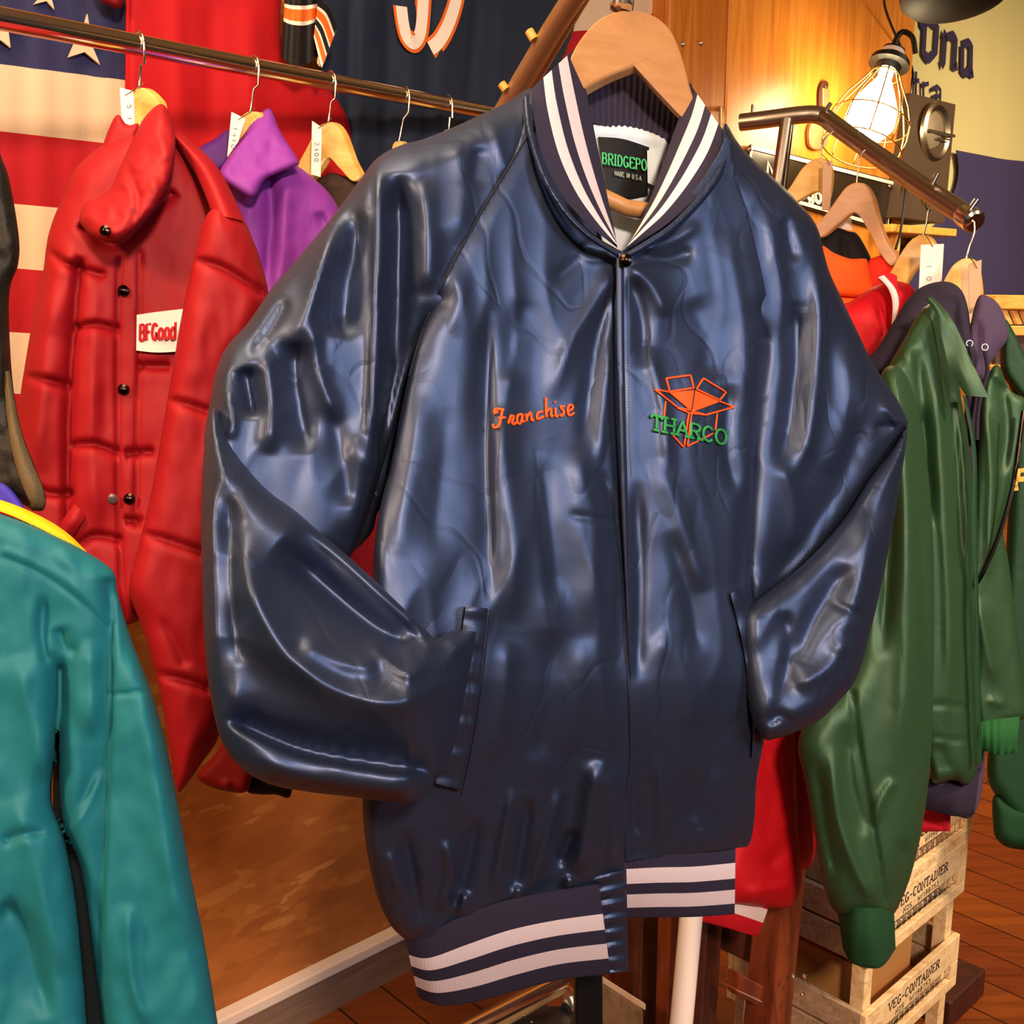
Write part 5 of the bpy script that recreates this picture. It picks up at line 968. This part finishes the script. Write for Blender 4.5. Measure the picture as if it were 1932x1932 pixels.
strip('hem_rib', [D(1178, 1604, -.02), D(1240, 1600, -.03), D(1310, 1598, -.03), D(1388, 1590, -.012)], [D(1184, 1732, -.018), D(1240, 1731, -.028), D(1310, 1730, -.028), D(1386, 1725, -.01)], [M_rib, M_ribw], [(.28, 0), (.50, 1), (.655, 0), (.85, 1), (1, 0)], J, 120, 36, .010, .02, (70, .0003))
strip('placket', [D(1120, 1655, -.034), D(1130, 1740, -.034), D(1140, 1836, -.034)], [D(1182, 1640, -.032), D(1184, 1740, -.034), D(1187, 1832, -.034)], [M_satin], None, J, 40, 8, .006, .012, (7, .003))
strip('placket', [D(1163, 478, -.050), D(1164, 640, -.054), D(1168, 800, -.054), D(1173, 960, -.048), D(1180, 1100, -.04), D(1186, 1250, -.036), D(1190, 1420, -.03)], [D(1177, 478, -.052), D(1178, 640, -.056), D(1181, 800, -.056), D(1185, 960, -.05), D(1188, 1100, -.04), D(1191, 1250, -.036), D(1193, 1420, -.03)], [M_satin], None, J, 60, 5, .003, .008)
# --- pocket welts
def wd_(s, x, y, l=.006): return (x, y, s.at(x, y) - l)
strip('pocket_welt', [wd_(lp, *q, .010) for q in ((879, 1142), (866, 1230), (850, 1330), (834, 1420), (822, 1478))], [wd_(lp, *q, .010) for q in ((921, 1148), (912, 1240), (900, 1330), (884, 1420), (868, 1490))], [M_satin], None, J, 60, 8, .004, .006, None, None, lambda u, v: .0016*np.sin(u*38+2*v)+.001*np.sin(u*71))
strip('pocket_welt', [wd_(rpn, *q) for q in ((1378, 1120), (1398, 1200), (1412, 1280), (1420, 1370), (1418, 1430))], [wd_(rpn, *q) for q in ((1396, 1110), (1424, 1180), (1437, 1250), (1441, 1310), (1437, 1390))], [M_satin], None, J, 50, 8, .004, .008, None, None, lambda u, v: .0014*np.sin(u*30+2*v))
# --- seams, piping, snap
def sewn(n, pts, s, r, m, lift=.0006): return tube(n, px_line(pts, s, lift), r, m, J, 6)
sewn('raglan_seam', [(1000, 248), (962, 312), (918, 384), (872, 466), (830, 548), (796, 626), (772, 710)], lp, .0011, M_stitch, .0005)
strip('neck_piping', [D(998, 176, -.026), D(1004, 240, -.040), D(1026, 318, -.053), D(1064, 386, -.059), D(1110, 436, -.059), D(1168, 476, -.053)], [D(985, 186, -.022), D(993, 246, -.038), D(1017, 326, -.050), D(1057, 397, -.057), D(1105, 447, -.058), D(1168, 487, -.053)], [M_satin], None, J, 80, 6, .004, .008, (46, .0006))
strip('neck_piping', [D(1378, 264, -.024), D(1353, 322, -.040), D(1313, 376, -.048), D(1263, 424, -.054), D(1217, 455, -.055), D(1176, 480, -.053)], [D(1384, 278, -.022), D(1359, 338, -.038), D(1319, 390, -.046), D(1269, 438, -.052), D(1222, 468, -.054), D(1176, 492, -.053)], [M_satin], None, J, 80, 6, .004, .008, (46, .0006))
q = P(1180, 492, float(dmn(1180, 492, -.060))); lathe('snap', q, q-Vector(Fv)*.006-Vector(Rv)*.001, [(0, .0062), (.5, .006), (1, .002)], M_snap, J, 18)
for s_, pts in ((lp, [(925, 1150), (914, 1250), (902, 1340), (886, 1430), (870, 1500)]),): sewn('stitching', pts, s_, .0006, M_stitch)
st = [rpn.pt(x, y, .0008) for x, y in catmull([(1186, 510), (1186, 640), (1188, 800), (1192, 900)], 30)]
tubes('stitching', [[a, a+(b-a)*.6] for a, b in zip(st[:-1], st[1:])], .0005, cloth('blue_thread', '#5a6a8c', .7, .1, 0, 0), J, 5)
# --- embroidery
def emb(n, lines, surf, r, m):
    return tubes(n, [[surf.pt(x, y, .0018) for x, y in catmull(l, 7)] if len(l) > 2 else [surf.pt(x, y, .0018) for x, y in dense(l, 8)] for l in lines], r, m, J, 6)
script = [[(940, 776), (933, 780), (935, 772), (948, 773), (951, 773)], [(948, 773), (945, 790), (941, 804), (933, 807), (930, 801)], [(940, 789), (953, 788)],
          [(959, 799), (964, 788), (965, 787), (969, 789), (966, 797), (969, 800), (974, 797)], [(985, 785), (977, 787), (976, 797), (982, 798), (986, 785), (985, 795), (990, 795)],
          [(993, 784), (994, 795)], [(994, 789), (1001, 782), (1003, 793), (1007, 792)], [(1024, 780), (1015, 782), (1014, 791), (1026, 787)], [(1030, 759), (1031, 788)], [(1031, 780), (1039, 775), (1040, 786), (1044, 785)],
          [(1048, 774), (1049, 786), (1053, 785)], [(1047, 764), (1048, 766)], [(1065, 771), (1058, 772), (1064, 779), (1060, 785), (1056, 783)], [(1072, 778), (1081, 773), (1077, 768), (1071, 774), (1074, 784), (1083, 780)]]
def taller(l): return [(x, (799-(x-960)*.13)+(y-(799-(x-960)*.13))*1.28) for x, y in l]
script = script[:3]+[taller(l) for l in script[3:]]
emb('name_embroidery', script, lp, .00125, M_orange)
def poly(p, close=True):
    return [[a, b] for a, b in zip(p, p[1:]+(p[:1] if close else []))]
LB = [(1257, 714), (1303, 708), (1309, 732), (1264, 739)]; RBx = [(1327, 714), (1370, 740), (1358, 755), (1314, 734)]
CT = [(1265, 740), (1311, 736), (1357, 757), (1305, 775)]
box_l = poly(LB)+poly(RBx)+poly([(1236, 735), (1264, 740), (1304, 774), (1280, 770)])+poly([(1305, 776), (1357, 757), (1385, 768), (1332, 783)])
box_l += [[(1256, 758), (1253, 786)], [(1353, 780), (1350, 812)], [(1300, 778), (1291, 842)], [(1305, 778), (1297, 842)], [(1268, 820), (1290, 844)], [(1297, 842), (1345, 818)], [(1278, 770), (1303, 780)], [(1303, 780), (1334, 783)]]
emb('logo_embroidery', box_l, rpn, .00098, M_orange)
cc = np.array(CT, float); gridv = []; nn = 9
V = []; Fq = []
for i in range(nn):
    for j in range(nn):
        u, v = i/(nn-1), j/(nn-1); p = (cc[0]*(1-u)+cc[1]*u)*(1-v)+(cc[3]*(1-u)+cc[2]*u)*v; V.append(rpn.pt(p[0], p[1], .0012))
for i in range(nn-1):
    for j in range(nn-1): Fq.append([i*nn+j, i*nn+j+1, (i+1)*nn+j+1, (i+1)*nn+j])
V2 = V+[v+Vector(Fv)*.0012 for v in V]
Fq2 = Fq+[[a+nn*nn for a in f[::-1]] for f in Fq]
mesh_obj('logo_fill', V2, Fq2, M_orange, J)
emb('logo_fill_line', [[(1311, 736), (1305, 775)]], rpn, .0005, M_stitch)
gt = text_lines('THARCO', (1228, 810), (1370, 840), (1, -27), .16, .26)
tubes('logo_lettering', [[rpn.pt(x, y, .0028) for x, y in dense(l, 4)] for l in gt], .0015, M_green_t, J, 6)
emb('logo_lettering', [[(1371, 815), (1374, 812), (1377, 815), (1374, 818), (1371, 815)]], rpn, .0004, M_green_t)
